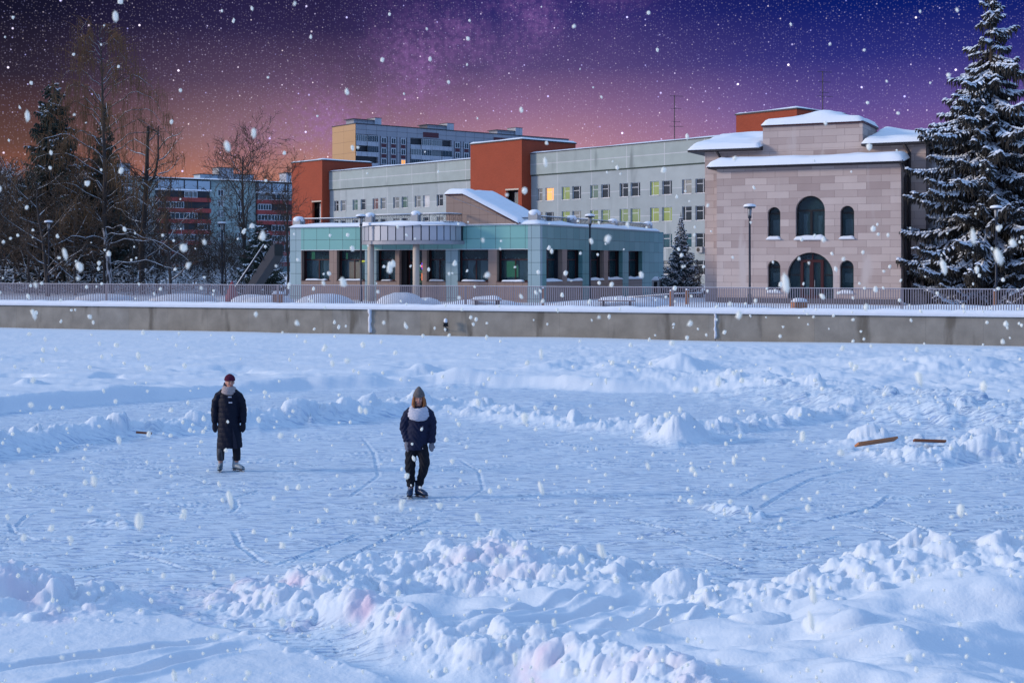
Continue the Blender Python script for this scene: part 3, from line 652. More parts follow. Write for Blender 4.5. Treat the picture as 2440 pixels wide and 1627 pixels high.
# upper teal band, side to side
cells(a := MB(), [uc0, uc1], [WT, TOP], [], 0, .3); a.build('upper_wall', m_teal, cafe)
MB().box(uc0, uc1, -.03, .0, WT - .02, WT + .015).build('window_head_trim', m_white, cafe)
MB().box(ul, uc0, 0, .3, GZ, TOP).build('corner_pier', m_tealp, cafe); MB().box(uc1, 0, -.02, .3, GZ, TOP).build('corner_pier', m_tealp, cafe)
edges = [uc0] + [v for pr in (win[0], win[1], win[2], door, win[3], win[4], win[5]) for v in pr] + [uc1]
ops = [win[0], win[1], win[2], door, win[3], win[4], win[5]]
for k in range(8):
    a_ = uc0 if k == 0 else ops[k - 1][1]; b_ = uc1 if k == 7 else ops[k][0]
    if b_ - a_ < .03: continue
    MB().box(a_, b_, .004, .3, GZ, WT).build('pier', m_tealp if k in (2, 5) else m_brown, cafe)
for k, (a_, b_) in enumerate(ops):
    if k == 3: continue
    MB().box(a_, b_, .012, .3, GZ, WB).build('apron_wall', m_brown, cafe)
    q = MB(); q.box(a_ - .02, b_ + .02, -.07, .30, WB, WB + .03); q.build('sill', m_maroon, cafe)
    rr = random.Random(k); sn = MB(); sn.snow(a_ + .1 + rr.random() * .3, b_ - .1 - rr.random() * .2, -.08, .22, lambda x, y: WB + .03, .10, k, .12, .12, .4); sn.build('sill_snow', m_snow, cafe, True)
# a dark room behind the glass, seen through the windows
def shop_window(u0, u1, k, y=.46, side=False, par=None):
    par = par or cafe
    f = MB(); t = .07
    def bx(a, b, c, d, z0, z1):
        if side: f.box(-d, -c, a, b, z0, z1)
        else: f.box(a, b, c, d, z0, z1)
    z0, z1 = WB + .03, WT
    bx(u0, u1, y, y + .07, z0, z0 + t); bx(u0, u1, y, y + .07, z1 - t, z1); bx(u0, u0 + t, y, y + .07, z0 + t, z1 - t); bx(u1 - t, u1, y, y + .07, z0 + t, z1 - t)
    zt = z0 + .66 * (z1 - z0); bx(u0 + t, u1 - t, y + .003, y + .07, zt, zt + t); um = (u0 + u1) / 2; bx(um - t / 2, um + t / 2, y + .004, y + .07, z0 + t, zt)
    wo = f.build('window', m_maroon, par)
    g = MB()
    if side: g.box(-y - .05, -y - .04, u0 + .03, u1 - .03, z0 + .03, z1 - .03)
    else: g.box(u0 + .03, u1 - .03, y + .04, y + .05, z0 + .03, z1 - .03)
    g.build('pane', m_seeglass, wo)
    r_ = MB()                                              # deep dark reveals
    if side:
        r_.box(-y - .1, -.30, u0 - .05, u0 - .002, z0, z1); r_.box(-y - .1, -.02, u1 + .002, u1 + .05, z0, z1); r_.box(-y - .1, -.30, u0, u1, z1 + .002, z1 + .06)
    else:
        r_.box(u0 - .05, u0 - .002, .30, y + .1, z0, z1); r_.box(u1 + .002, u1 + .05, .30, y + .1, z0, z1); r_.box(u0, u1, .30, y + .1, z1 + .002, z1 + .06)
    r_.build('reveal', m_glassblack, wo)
    return wo
def m_see():
    global nt
    m = bpy.data.materials.new('window_glass'); m.use_nodes = True; nt = m.node_tree; b = nt.nodes['Principled BSDF']
    b.inputs['Base Color'].default_value = (.035, .08, .10, 1); b.inputs['Roughness'].default_value = .06; b.inputs['Specular IOR Level'].default_value = .5
    t = N('ShaderNodeBsdfTransparent'); t.inputs[0].default_value = (.86, .93, .95, 1); mx = N('ShaderNodeMixShader'); mx.inputs[0].default_value = .35
    L(t.outputs[0], mx.inputs[1]); L(b.outputs[0], mx.inputs[2]); L(mx.outputs[0], nt.nodes['Material Output'].inputs[0]); return m
m_seeglass = m_see()
ws = [shop_window(a_, b_, k) for k, (a_, b_) in enumerate(win)]
def curtain(wo, u0, u1, z0, z1, y, mat, side=False, drape=.25, swag=False):
    s = MB(); n = 14; m = 8
    b = 0
    for j in range(m + 1):
        t = j / m
        for i in range(n + 1):
            x = u0 + (u1 - u0) * i / n * (1 - drape * math.sin(math.pi * t) ** 2); yy = y + .03 * math.sin(i * 2.3)
            z = z1 + (z0 - z1) * t
            s.v.append((-yy, x, z) if side else (x, yy, z))
    for j in range(m):
        for i in range(n): a = j * (n + 1) + i; s.face((a, a + 1, a + n + 2, a + n + 1))
    return s.build('curtain', mat, wo, True)
for k, wo in enumerate(ws):
    a_, b_ = win[k]; wd = b_ - a_; z0, z1 = WB + .12, WT - .1
    curtain(wo, a_ + .1 + wd * .12, a_ + wd * .42, z0, z0 + 1.2, .75, m_curtain, drape=.4); curtain(wo, b_ - wd * .42, b_ - .1, z0, z0 + 1.2, .75, m_curtain, drape=.35)
    for q in range(2):                                     # swags across the upper light
        s = MB(); c0 = a_ + wd * (.28 + .42 * q); pts = [(c0 + .42 * math.sin(t) * .9, .72, z1 - .35 - .24 * math.cos(t)) for t in np.linspace(-1.4, 1.4, 9)]
        s.tube(pts, [.02, .035, .05, .06, .065, .06, .05, .035, .02], 5); s.build('swag', m_curtain, wo, True)
a_, b_ = win[1]; c = MB().box(a_ + .55, a_ + 1.45, .66, .68, WB + .15, WB + 1.25); c.build('lit_blind', m_beige, ws[1])  # blind given its own glow in place of room light
MB().box(b_ - .80, b_ - .12, .66, .70, WB + 1.25, WB + 1.33).build('lamp_strip', m_yel_lit, ws[1])
a_, b_ = win[5]; c = MB().prism([(a_ + .35, WB + .3), (b_ - .95, WB + .3), (b_ - .95, WB + .95), (a_ + .9, WB + 1.28), (a_ + .35, WB + 1.28)], .66, .68); c.build('green_glow', m_green_lit, ws[5])  # glowing green panel stands in for a reflection in the glass
a_, b_ = win[0]; MB().box(a_ + .36, a_ + .62, .66, .68, WT - .62, WT - .12).build('green_glow', m_green_lit, ws[0])  # small glowing green panel behind the glass
MB().box(win[1][0] + .3, win[1][0] + .42, .66, .68, WT - .62, WT - .2).build('green_glow', m_green_lit, ws[1])  # narrow glowing green panel behind the glass
# entrance door
d0, d1 = door; dr = MB(); yd = .55
dr.box(d0 + .38, d1, yd, yd + .08, WT - .1, WT); dr.box(d0 + .38, d0 + .48, yd, yd + .08, GZ + .1, WT - .1); dr.box(d1 - .1, d1, yd, yd + .08, GZ + .1, WT - .1)
dr.box(d0 + .48, d1 - .1, yd + .003, yd + .08, GZ + 2.35, GZ + 2.52); dr.box(d0 + .48, d1 - .1, yd + .004, yd + .08, GZ + .1, GZ + .75); dr.box((d0 + d1) / 2 + .15, (d0 + d1) / 2 + .25, yd - .002, yd + .08, GZ + .75, GZ + 2.35)
do = dr.build('door', m_maroon, cafe)
MB().box(d0 + .48, d1 - .1, yd + .03, yd + .04, GZ + .75, WT - .1).build('pane', m_seeglass, do)
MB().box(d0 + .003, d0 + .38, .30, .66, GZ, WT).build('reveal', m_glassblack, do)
sh = MB(); rr = random.Random(2)
sh.box(d0 + .50, d0 + .62, .95, 1.0, GZ + .8, GZ + 2.1)
for i in range(5):
    for j in range(4): x = d0 + .68 + .14 * i; z = GZ + .85 + .28 * j; sh.box(x, x + .08, .95, 1.0, z, z + rr.uniform(.08, .2))
sh.build('lit_shelf', m_shelf, do)
s = MB(); s.box(d0 + .48, d0 + .54, .90, .93, GZ + 1.95, GZ + 2.3); s.box(d0 + .48, d0 + .66, .90, .93, GZ + 1.9, GZ + 1.96); s.build('neon_corner', m_or_lit, do)
s = MB(); s.box(d0 + .56, d0 + 1.05, .90, .93, GZ + 2.24, GZ + 2.29); s.box(d0 + .6, d0 + 1.1, .90, .93, GZ + 1.86, GZ + 1.91); s.box(d0 + .84, d0 + 1.0, .90, .93, GZ + 1.95, GZ + 2.1); s.build('neon_frame', m_mint_lit, do)
xs_ = d1 - .24; s = MB().box(xs_ - .07, xs_ + .07, .50, .53, GZ + 2.12, GZ + 2.28); s.build('open_sign_red', m_red_lit, do)
s = MB().box(xs_ - .06, xs_ + .05, .50, .53, GZ + 2.28, GZ + 2.42); s.box(xs_ - .06, xs_ + .05, .50, .53, GZ + 2.0, GZ + 2.12); s.build('open_sign_blue', m_blue_lit, do)
s = MB().box(xs_ - .07, xs_ - .02, .50, .53, GZ + 1.3, GZ + 1.75).box(xs_ + .03, xs_ + .08, .50, .53, GZ + 1.35, GZ + 1.7); s.build('neon_menu', m_or_lit, do)
# right side
swin = [(SP.u(z5(a_)[0]), SP.u(z5(b_)[0])) for a_, b_ in ((792, 942), (985, 1130), (1205, 1330), (1368, 1505), (1560, 1688))]
SWB, SWT = WB, WT; send = SP.u(1581)
MB().box(-.3, .0, .3, send, SWT, TOP - .003).build('side_upper_wall', m_teal_shaded, cafe)
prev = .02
mats = [m_teal_shaded, m_brown, m_teal_shaded, m_brown, m_teal_shaded, m_teal_shaded]
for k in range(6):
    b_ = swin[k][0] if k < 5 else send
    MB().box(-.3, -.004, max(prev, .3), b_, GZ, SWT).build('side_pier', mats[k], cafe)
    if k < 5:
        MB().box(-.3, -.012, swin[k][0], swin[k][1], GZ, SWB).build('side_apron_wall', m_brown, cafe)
        shop_window(swin[k][0], swin[k][1], k, .46, True)
        sn = MB(); y0, y1 = swin[k]; sn.snow(-.25, .07, y0 + .05, y1 - .05, lambda x, y: SWB + .02, .16, k + 20, .12, .15, .4); sn.build('sill_snow', m_snow, cafe, True)
        if k in (0, 1, 3): MB().box(-.70, -.68, y0 + .5 * (y1 - y0), y0 + .68 * (y1 - y0), SWB + .1, SWT - .7).build('blind', m_cream, cafe)
        MB().box(-.70, -.68, y0 + .1, y0 + .45 * (y1 - y0), SWB + .9 * 1.5, SWT - .1).build('blind', m_curtain, cafe)
        prev = swin[k][1]
# back, floor, roof, dark inner lining
b = MB(); b.box(ul + .3, -.3, LEN - .3, LEN, GZ, TOP - .01); b.box(ul, ul + .3, .3, LEN, GZ, TOP - .005); b.build('back_wall', m_tealp, cafe)
b = MB(); b.box(ul + .3, -.3, 3.2, 3.4, GZ, TOP - .3); b.box(-3.6, -3.4, 3.4, LEN - .3, GZ, TOP - .3); b.build('inner_partition', m_dark, cafe)
rf = MB().box(ul, -.0, .0, LEN, TOP, TOP + .06).build('roof', m_white, cafe)
sn = MB(); sn.snow(ul, .0, -.03, LEN, lambda x, y: TOP + .05, .22, 5, .45, .5, .45, .06); sn.build('roof_snow', m_snow, cafe, True)
# curved canopy
C1 = CP.off(-.9); ca, cb = C1.u(z4(953)[0]), C1.u(z4(2017)[0]); cc, cr = (ca + cb) / 2, (cb - ca) / 2; CBU = 2.5; CZ0, CZ1 = 4.86, 6.03
def arc(t, k=0.0): return (cc - (cr + k) * math.cos(t), -(CBU + k) * math.sin(t) ** .62)
n = 18; p = MB()
ts = np.linspace(.03, math.pi - .03, n + 1)
for i in range(n):
    q = [arc(ts[i] + .012), arc(ts[i + 1] - .012), arc(ts[i + 1] - .012, -.05), arc(ts[i] + .012, -.05)]; p.vprism(q, CZ0 + .24, CZ1)
cano = p.build('canopy', m_silver, cafe)
tt = np.linspace(0.0, math.pi, 40)
MB().vprism([arc(t, -.05) for t in tt], CZ0 + .18, CZ1 - .02).build('canopy_core', m_dark, cano)
MB().vprism([arc(t, .06) for t in tt], CZ0, CZ0 + .22).build('lower_band', m_silverd, cano)
sn = MB(); k0 = len(sn.v)
for j, (f, dz) in enumerate(((.12, 0), (.16, .08), (.12, .17), (-.1, .24), (-.5, .27), (-1.0, .28), (-1.6, .28))):
    for t in tt: x, y = arc(t, f); sn.v.append((x, min(y, .2), CZ1 + dz + .04 * math.sin(x * 1.7 + j)))
for j in range(6):
    for i in range(39): a = j * 40 + i; sn.face((a, a + 1, a + 41, a + 40))
sn.build('canopy_snow', m_snow, cano, True)
for px in (z4(1052)[0], z4(1560)[0]):
    cpl = CP.off(-2.0); uu = cpl.u(px)
    col = MB().lathe([(.21, GZ), (.21, CZ0)], uu, -2.0, 20).build('column', m_cream, cafe, True)
# parapet pillars, balustrade with rings
def pillar(u, y, z0, z1, w=.24, par=cafe):
    a = MB().box(u - w, u + w, y - w, y + w, z0, z1).build('parapet_pillar', m_grey, par)
    b = MB(); b.blob((u, y, z1), (w * 1.3, w * 1.3, w * .75), 12, 8, 3, .04); b.build('pillar_snow', m_snow, a, True)
def railing(pts, z0, z1, rings=True, name='balustrade', par=cafe):
    m = MB()
    for (x0, y0), (x1, y1) in zip(pts[:-1], pts[1:]):
        d = math.hypot(x1 - x0, y1 - y0); n = max(1, int(d / .55))
        m.tube([(x0, y0, z1), (x1, y1, z1)], .03, 4); m.tube([(x0, y0, z0 + .06), (x1, y1, z0 + .06)], .018, 4); m.tube([(x0, y0, z1 - .07), (x1, y1, z1 - .07)], .014, 4)
        for i in range(n + 1):
            t = i / n; x, y = x0 + (x1 - x0) * t, y0 + (y1 - y0) * t; m.tube([(x, y, z0), (x, y, z1)], .018, 4)
            if i < n and rings:
                cx_, cy_ = x0 + (x1 - x0) * (t + .5 / n), y0 + (y1 - y0) * (t + .5 / n); r = min(.2, (z1 - z0) * .36); ux, uy = (x1 - x0) / d, (y1 - y0) / d; cz = (z0 + z1) / 2
                for rr_ in (r, r * .5):
                    ring = [(cx_ + ux * rr_ * math.cos(a), cy_ + uy * rr_ * math.cos(a), cz + rr_ * math.sin(a)) for a in np.linspace(0, 2 * math.pi, 11)]
                    m.tube(ring, .013, 3, False)
    o = m.build(name, m_dark, par)
    s = MB()
    for (x0, y0), (x1, y1) in zip(pts[:-1], pts[1:]): s.tube([(x0, y0, z1 + .035), (x1, y1, z1 + .035)], .03, 5)
    s.build('rail_snow', m_snow, o, True); return o
RZ = TOP + .12; yb = -1.6
u1_, u2_, u3_ = CP.off(yb).u(z4(1045)[0]), CP.off(yb).u(z4(1558)[0]), CP.off(yb).u(z4(1935)[0])
pillar(u1_, yb, CZ1, 6.72); pillar(u2_, yb, CZ1, 6.78)
railing([(u1_ + .25, yb), (u2_ - .25, yb)], RZ + .02, 6.72); railing([(u2_ + .25, yb), (u3_, yb), (u3_ + .1, -.2)], RZ + .02, 6.74)
pl = CP.off(1.0).u(z4(245)[0]); pillar(pl, 1.0, TOP, 6.62, .30); railing([(pl + .3, 1.0), (CP.off(1.0).u(z4(1010)[0]), 1.0)], RZ + .1, 6.66)
yp = [SP.u(z5(x)[0]) for x in (1120, 1500, 1822)]
pillar(-.75, .8, TOP, 6.78, .3)
last = (-.75, 1.1)
for y in yp:
    pillar(-.7, y, TOP, 6.62, .27); railing([last, (-.7, y - .27)], RZ + .1, 6.6, True); last = (-.7, y + .27)
railing([(CP.off(.8).u(z5(500)[0]), .8), (-1.05, .8)], RZ + .1, 6.5)
# sloping stair housing with thick snow
g0, g1, g2 = cu(z3(1897)), cu(z3(2092)), cu(z5(515)); GT = CP.z(g0, z3(0, 968)[1])
hs = MB().prism([(g0, TOP + .03), (g0, GT), (g1, GT), (g2, TOP + .05)], -.02, 4.2); hs.build('stair_housing', m_brown, cafe)
fl_ = MB().prism([(g0 - .05, GT), (g0 - .05, GT + .09), (g1 + .02, GT + .09), (g2 + .3, TOP + .12), (g2 + .1, TOP + .05), (g1, GT)], -.10, 4.3); fl_.build('housing_roof', m_maroon, cafe)
def zslope(x, y): return GT + .08 if x < g1 else GT + .08 + (TOP + .1 - GT - .08) * (x - g1) / (g2 + .2 - g1)
sn = MB(); sn.snow(g0 - .1, g2 + .3, -.14, 4.4, zslope, .30, 9, .22, .3, .25); sn.build('housing_snow', m_snow, cafe, True)
# outdoor units at the end of the cafe
for k, (px, lb) in enumerate(((z5(1828)[0], 'grey outdoor cooling unit under a snow cap, the one nearer the teal cafe wall'), (z5(1895)[0], 'grey outdoor cooling unit under a snow cap, the one nearer the small blue spruce'))):
    Yq = 96; Xq = (px - CX) / FPX * Yq
    t = thing('cooling_unit', lb, 'air conditioner', (Xq, Yq, GZ), CP.ang(), 'cooling units beside the cafe')
    MB().box(-.29, .29, -.35, .35, .15, 1.18).build('casing', m_grey, t)
    MB().box(-.14, .12, -.36, -.351, .3, 1.08).build('fan_grille', m_glassblack, t)
    sn = MB(); sn.snow(-.33, .33, -.38, .38, lambda x, y: 1.18, .24, k, .08, .26, .15); sn.build('snow_cap', m_snow, t, True)
# covered outdoor stair left of the cafe
t = thing('outdoor_stair', 'steep dark outdoor stair with snowy handrails left of the teal cafe', 'staircase', (-17.6, 93, GZ), CP.ang())
MB().prism([(-1.2, 0), (-.6, 0), (1.75, 2.9), (1.75, 3.7), (1.5, 3.6)], -.5, .5).build('stringer', m_dark, t)
q = MB(); q.tube([(-1.9, -.55, .2), (.9, -.55, 3.6), (1.3, -.55, 3.7)], .06, 5); q.tube([(-1.6, .55, .2), (1.2, .55, 3.6)], .06, 5)
for f in (.1, .35, .6, .85): q.tube([(-1.9 + 2.8 * f, -.55, .2 + 3.4 * f), (-1.5 + 2.8 * f, -.55, -.3 + 3.4 * f)], .03, 4)
q.build('handrail', m_dark, t); q = MB(); q.tube([(-1.9, -.55, .28), (.9, -.55, 3.68)], .05, 5); q.build('rail_snow', m_snow, t, True)

# ------------------------------------------------------------------ hospital: long panel building going away to the left
HP = Plane(21.6, 150, 2820, -3200)          # u grows to the right and towards the viewer
hosp = thing('hospital_building', 'long pale grey-green panel hospital block with rows of small paired windows', 'building', (21.6, 150, 0), HP.ang())
HT = 17.55; hl = HP.u(700) ; hr_ = 16.0
WH = 1.62
rows = [13.12 - 3.05 * k for k in range(4)]                 # window tops
cols5 = [(700, 755), (785, 860), (935, 1010), (1035, 1115), (1200, 1275), (1305, 1385), (1475, 1555), (1580, 1668), (1760, 1843), (1875, 1965), (2058, 2148), (2185, 2275)]
cols3 = [(640, 690), (715, 775), (848, 905), (940, 998), (1072, 1135), (1162, 1225), (1302, 1370), (1400, 1468), (1543, 1610), (1640, 1712), (1790, 1862)]
U5 = [(HP.u(z5(a)[0]), HP.u(z5(b)[0])) for a, b in cols5]; U3 = [(HP.u(z3(a)[0]), HP.u(z3(b)[0])) for a, b in cols3]
holes = []; wl_ = []
for r, zt in enumerate(rows):
    for k, (a, b) in enumerate(U5): holes.append((a, b, zt - WH, zt)); wl_.append((5, r, k, a, b, zt))
for r, zt in enumerate(rows[:2]):
    for k, (a, b) in enumerate(U3): holes.append((a, b, zt - WH, zt)); wl_.append((3, r, k, a, b, zt))
cells(a := MB(), [hl, hr_], [1.2, 14.72], holes, 0, .35); a.build('wall', m_hosw, hosp)
MB().box(hl, hr_, .35, 12, 1.2, HT - .1).build('core', m_hosw, hosp)
MB().box(hl, hr_, -.14, .34, 14.88, HT).build('attic_wall', m_hosp, hosp)
MB().box(hl, hr_, -.05, .33, 14.72, 14.88).build('attic_joint', m_joint, hosp)
MB().box(hl, hr_, -.22, 12.2, HT, HT + .10).build('roof_edge', m_roofd, hosp)
sn = MB(); sn.snow(hl, hr_, -.24, 12, lambda x, y: HT + .10, .22, 8, 1.2, .5, .5); sn.build('roof_snow', m_snow, hosp, True)
pal = {(5, 0, 1): g_yel, (5, 0, 0): g_curt, (5, 0, 2): g_lime, (5, 0, 4): g_green, (5, 0, 8): g_lime, (5, 1, 0): g_curt, (5, 1, 2): g_lime, (5, 1, 3): g_curt, (5, 1, 4): g_lgrn, (5, 1, 5): g_lgrn, (5, 1, 6): g_lgrn, (5, 1, 7): g_lgrn, (5, 1, 8): g_lime, (5, 1, 9): g_lime,
       (3, 0, 2): g_green, (3, 0, 4): g_red, (3, 0, 5): g_curt, (3, 0, 7): g_green, (3, 0, 9): g_pale, (3, 0, 8): g_curt, (5, 2, 9): g_blue, (5, 2, 10): g_blue}
rr = random.Random(8)
for s, r, k, a, b, zt in wl_:
    pn = pal.get((s, r, k)) or rr.choice([g_dark, g_dark, g_curt])
    simple_window(hosp, a, b, zt - WH, zt, .14, pn, 'right' if k % 2 else 'left')
    MB().box(a - .03, b + .03, -.07, .14, zt - WH - .05, zt - WH).build('sill', m_white, hosp)
# lightly recessed pier between the paired windows
for U in (U5, U3):
    for k in range(0, len(U) - 1, 2):
        zr = rows if U is U5 else rows[:2]
        for zt in zr: MB().box(U[k][1] + .05, U[k + 1][0] - .05, -.025, -.0, zt - WH, zt).build('pier_panel', m_hosw, hosp)
def brick_block(name, lbl, pxl, pxc, pxr, top, depth, below, ztop_w=None):
    uf = HP.u(pxr); # where the block meets the long facade
    s = 0.0
    best = None
    for i in range(1, 900):                # how far it stands forward
        s = i * .01; pl_ = HP.off(-s)
        if pl_.u(pxc) >= uf: best = s; break
    s = best or 1.5; pl_ = HP.off(-s); u0, u1 = pl_.u(pxl), uf
    t = thing(name, lbl, 'building', (HP.X + HP.dx * u1 + HP.dy * s, HP.Y + HP.dy * u1 - HP.dx * s, 0), HP.ang())
    wd = u1 - u0
    return t, pl_, u0, u1, wd, s
for i, (pl3, lbl, wnd) in enumerate((((z3(168)[0], z3(507)[0], z3(592)[0]), 'narrow red brick stair block at the far left end of the hospital', (z3(395)[0], z3(492)[0], z3(0, 1030)[1])),
                                ((z5(82)[0], z5(562)[0], z5(650)[0]), 'wide red brick stair block rising in the middle of the hospital front', (z5(415)[0], z5(528)[0], z5(0, 668)[1])))):
    t, pq, u0, u1, wd, s = brick_block('brick_block', lbl, *pl3, 0, 0, 0)
    top = 19.3
    a0, a1 = pq.u(wnd[0]) - u1, pq.u(wnd[1]) - u1; zt = pq.z(a0 + u1, wnd[2]); hol = [(a0, a1, zt - 4.6 if i == 0 else zt - 3.6, zt - .2)]
    if i == 1:
        b0, b1 = pq.u(z5(105)[0]) - u1, pq.u(z5(215)[0]) - u1; zb = pq.z(b0 + u1, z5(0, 690)[1]); hol.append((b0, b1, zb - 3, zb - .2))
    cells(a := MB(), [-wd, 0], [1.2, top], hol, 0, .4); a.build('wall', m_brickr, t)
    MB().box(-wd, -.0, 1.2, s + 7.5, 1.2, top - .01).build('core', m_brickr, t) if False else None
    q = MB(); q.box(-.4, .0, .4, s + 7.5, 1.2, top - .005); q.box(-wd, -wd + .4, .4, s + 7.5, 1.2, top - .005); q.box(-wd, .0, s + 7.5, s + 7.9, 1.2, top - .005); q.build('side_wall', m_brickr, t)
    q = MB(); q.box(-wd + .4, -.4, 1.3, 1.4, 1.2, top - .5); q.build('recess', m_roofd, t)
    for (h0, h1, z0, z1) in hol:
        MB().box(h0 - .12, h1 + .12, -.04, .1, z1, z1 + .18).build('lintel', m_cream, t)
        simple_window(t, h0 + .3 * (h1 - h0), h1 - .02, z0, z1 - .25, .9, g_pale if i == 0 else g_curt, 'mid')
    MB().box(-wd - .12, .12, -.12, s + 8, top, top + .14).build('roof_edge', m_roofd, t)
    sn = MB(); sn.snow(-wd - .12, .12, -.12, s + 8, lambda x, y: top + .14, .2, 3 + i, .6, .3, .5); sn.build('roof_snow', m_snow, t, True)
# third brick block, behind the stone building
B3 = Plane(29.05, 137, 2820, -3200); bl = B3.u(1754)
t = thing('brick_block', 'red brick stair block whose top shows above the roof of the pink stone building', 'building', (29.05, 137, 0), B3.ang())
MB().box(bl, 0, 0, 8.4, 1.2, 19.35).build('wall', m_brickr, t); MB().box(bl - .1, .1, -.1, 8.5, 19.35, 19.5).build('roof_edge', m_roofd, t)
sn = MB(); sn.snow(bl - .1, .1, -.1, 8.5, lambda x, y: 19.5, .15, 3, .6, .3, .5); sn.build('roof_snow', m_snow, t, True)
q = MB(); q.box(-.0, .03, 3.6, 3.9, 17.5, 19.3); q.build('downpipe', m_dark, t)
def antenna(x, y, z, h, lb):
    t = thing('roof_antenna', lb, 'antenna', (x, y, z), .3)
    q = MB(); q.tube([(0, 0, 0), (0, 0, h)], .05, 4)
    for f, w in ((.98, 1.2), (.72, 1.0), (.35, 1.3), (.45, .8)): q.tube([(-w * .5, 0, h * f), (w * .9, 0, h * f)], .03, 3)
    q.build('mast', m_roofd, t)
k_ = (z5(1988)[0] - CX) / FPX; uu = HP.off(2).u(z5(1988)[0]); pp_ = HP.off(2)
antenna(pp_.X + pp_.dx * uu, pp_.Y + pp_.dy * uu, HT, 5.6, 'thin comb-shaped aerial on the long grey hospital roof')
antenna((z7(1005)[0] - CX) / FPX * 139, 139, 19.5, 4.0, 'thin bare aerial on top of the red brick block over the stone building')
# air conditioner hanging on the hospital wall
uu = HP.u(z5(2238)[0]); zz = HP.z(uu, z5(0, 1238)[1])
t = thing('wall_cooler', 'small air conditioner box fixed under a hospital window behind the blue spruce', 'air conditioner', (HP.X + HP.dx * uu, HP.Y + HP.dy * uu, zz), HP.ang())
MB().box(-.45, .45, -.4, -.02, -.3, .35).build('casing', m_grey, t); f_ = MB().lathe([(.24, 0), (.24, .02)], 0, 0, 14).build('fan', m_glassblack, t); f_.rotation_euler = (R(90), 0, 0); f_.location = (-.1, -.402, .02)

# ------------------------------------------------------------------ pink stone building on the right
TP = Plane(17.0, 80.0, 3200, -1548)
st = thing('stone_building', 'two-storey pink stone building with round-arched windows under snow-laden roofs', 'building', (17.0, 80.0, 0), TP.ang())
BACK = 1.6
T1 = TP.off(BACK)                           # main body stands behind the portal
p0, p1 = TP.u(z7(213)[0]), TP.u(z7(1590)[0])
def tz(p): u, z = TP.uz(p); return u, z
zc = 9.42                                   # portal cornice
aw = []
for (a, b, t_, bt, sty) in ((593, 688, 775, 1005, 's'), (803, 1021, 698, 1000, 'c'), (1136, 1240, 765, 1000, 's'), (593, 688, 1262, 1505, 's'), (742, 1083, 1198, 1560, 'd'), (1132, 1236, 1262, 1505, 's')):
    u0, u1 = TP.u(z7(a)[0]), TP.u(z7(b)[0]); um = (u0 + u1) / 2; aw.append((u0, u1, TP.z(um, z7(0, bt)[1]), TP.z(um, z7(0, t_)[1]), sty))
for i in (0, 2): aw[i] = (*aw[i][:2], 5.15, 7.05, 's')
for i in (3, 5): aw[i] = (*aw[i][:2], 1.95, 3.95 - .1, 's')
aw[1] = (*aw[1][:2], 5.12, 7.68, 'c'); aw[4] = (aw[4][0], aw[4][1], GZ + .25, 4.32, 'd')
cells(a := MB(), [p0, p1], [GZ + .32, zc], [(w_[0], w_[1], w_[2], w_[3]) for w_ in aw], 0, .5)
for w_ in aw: arch_fill(a, w_[0], w_[1], w_[3], .001, .5, 18)
a.build('front_wall', m_stone, st)
MB().box(p0 - .03, p1 + .03, -.04, .5, GZ - .1, GZ + .32).build('plinth', m_plinth, st)
q = MB(); q.box(p1 - .5, p1, .5, BACK + .4, GZ, zc - .003); q.box(p0, p0 + .5, .5, BACK + .4, GZ, zc - .003); q.build('return_wall', m_stone, st)
q = MB(); q.box(p0 + .5, p1 - .5, 1.45, 1.55, GZ, zc - .1); q.build('inner_lining', m_dark, st)
def arched_window(par, u0, u1, z0, z1, sty, y=.30):
    t = .07; f = MB(); O = arch_pts(u0, u1, z0, z1, 18); r = (u1 - u0) / 2
    I = arch_pts(u0 + t, u1 - t, z0 + t, z1 - t, 18)
    for a, b, c, d in zip(O[:-1], O[1:], I[1:], I[:-1]): f.prism([a, b, c, d], y, y + .08)
    f.box(u0, u1, y, y + .08, z0, z0 + t); sp = z1 - r; um = (u0 + u1) / 2
    if sty != 'd': f.box(u0 + t, u1 - t, y + .003, y + .08, sp - .05, sp + .05)
    if sty == 'c': f.box(um - .07, um + .07, y - .01, y + .08, z0 + t, sp - .05)
    wo = f.build('arched_window', m_glassblack, par)
    g = MB(); g.prism(arch_pts(u0 + .02, u1 - .02, z0 + .02, z1 - .02, 18), y + .04, y + .05); g.build('pane', m_seeglass, wo)
    return wo
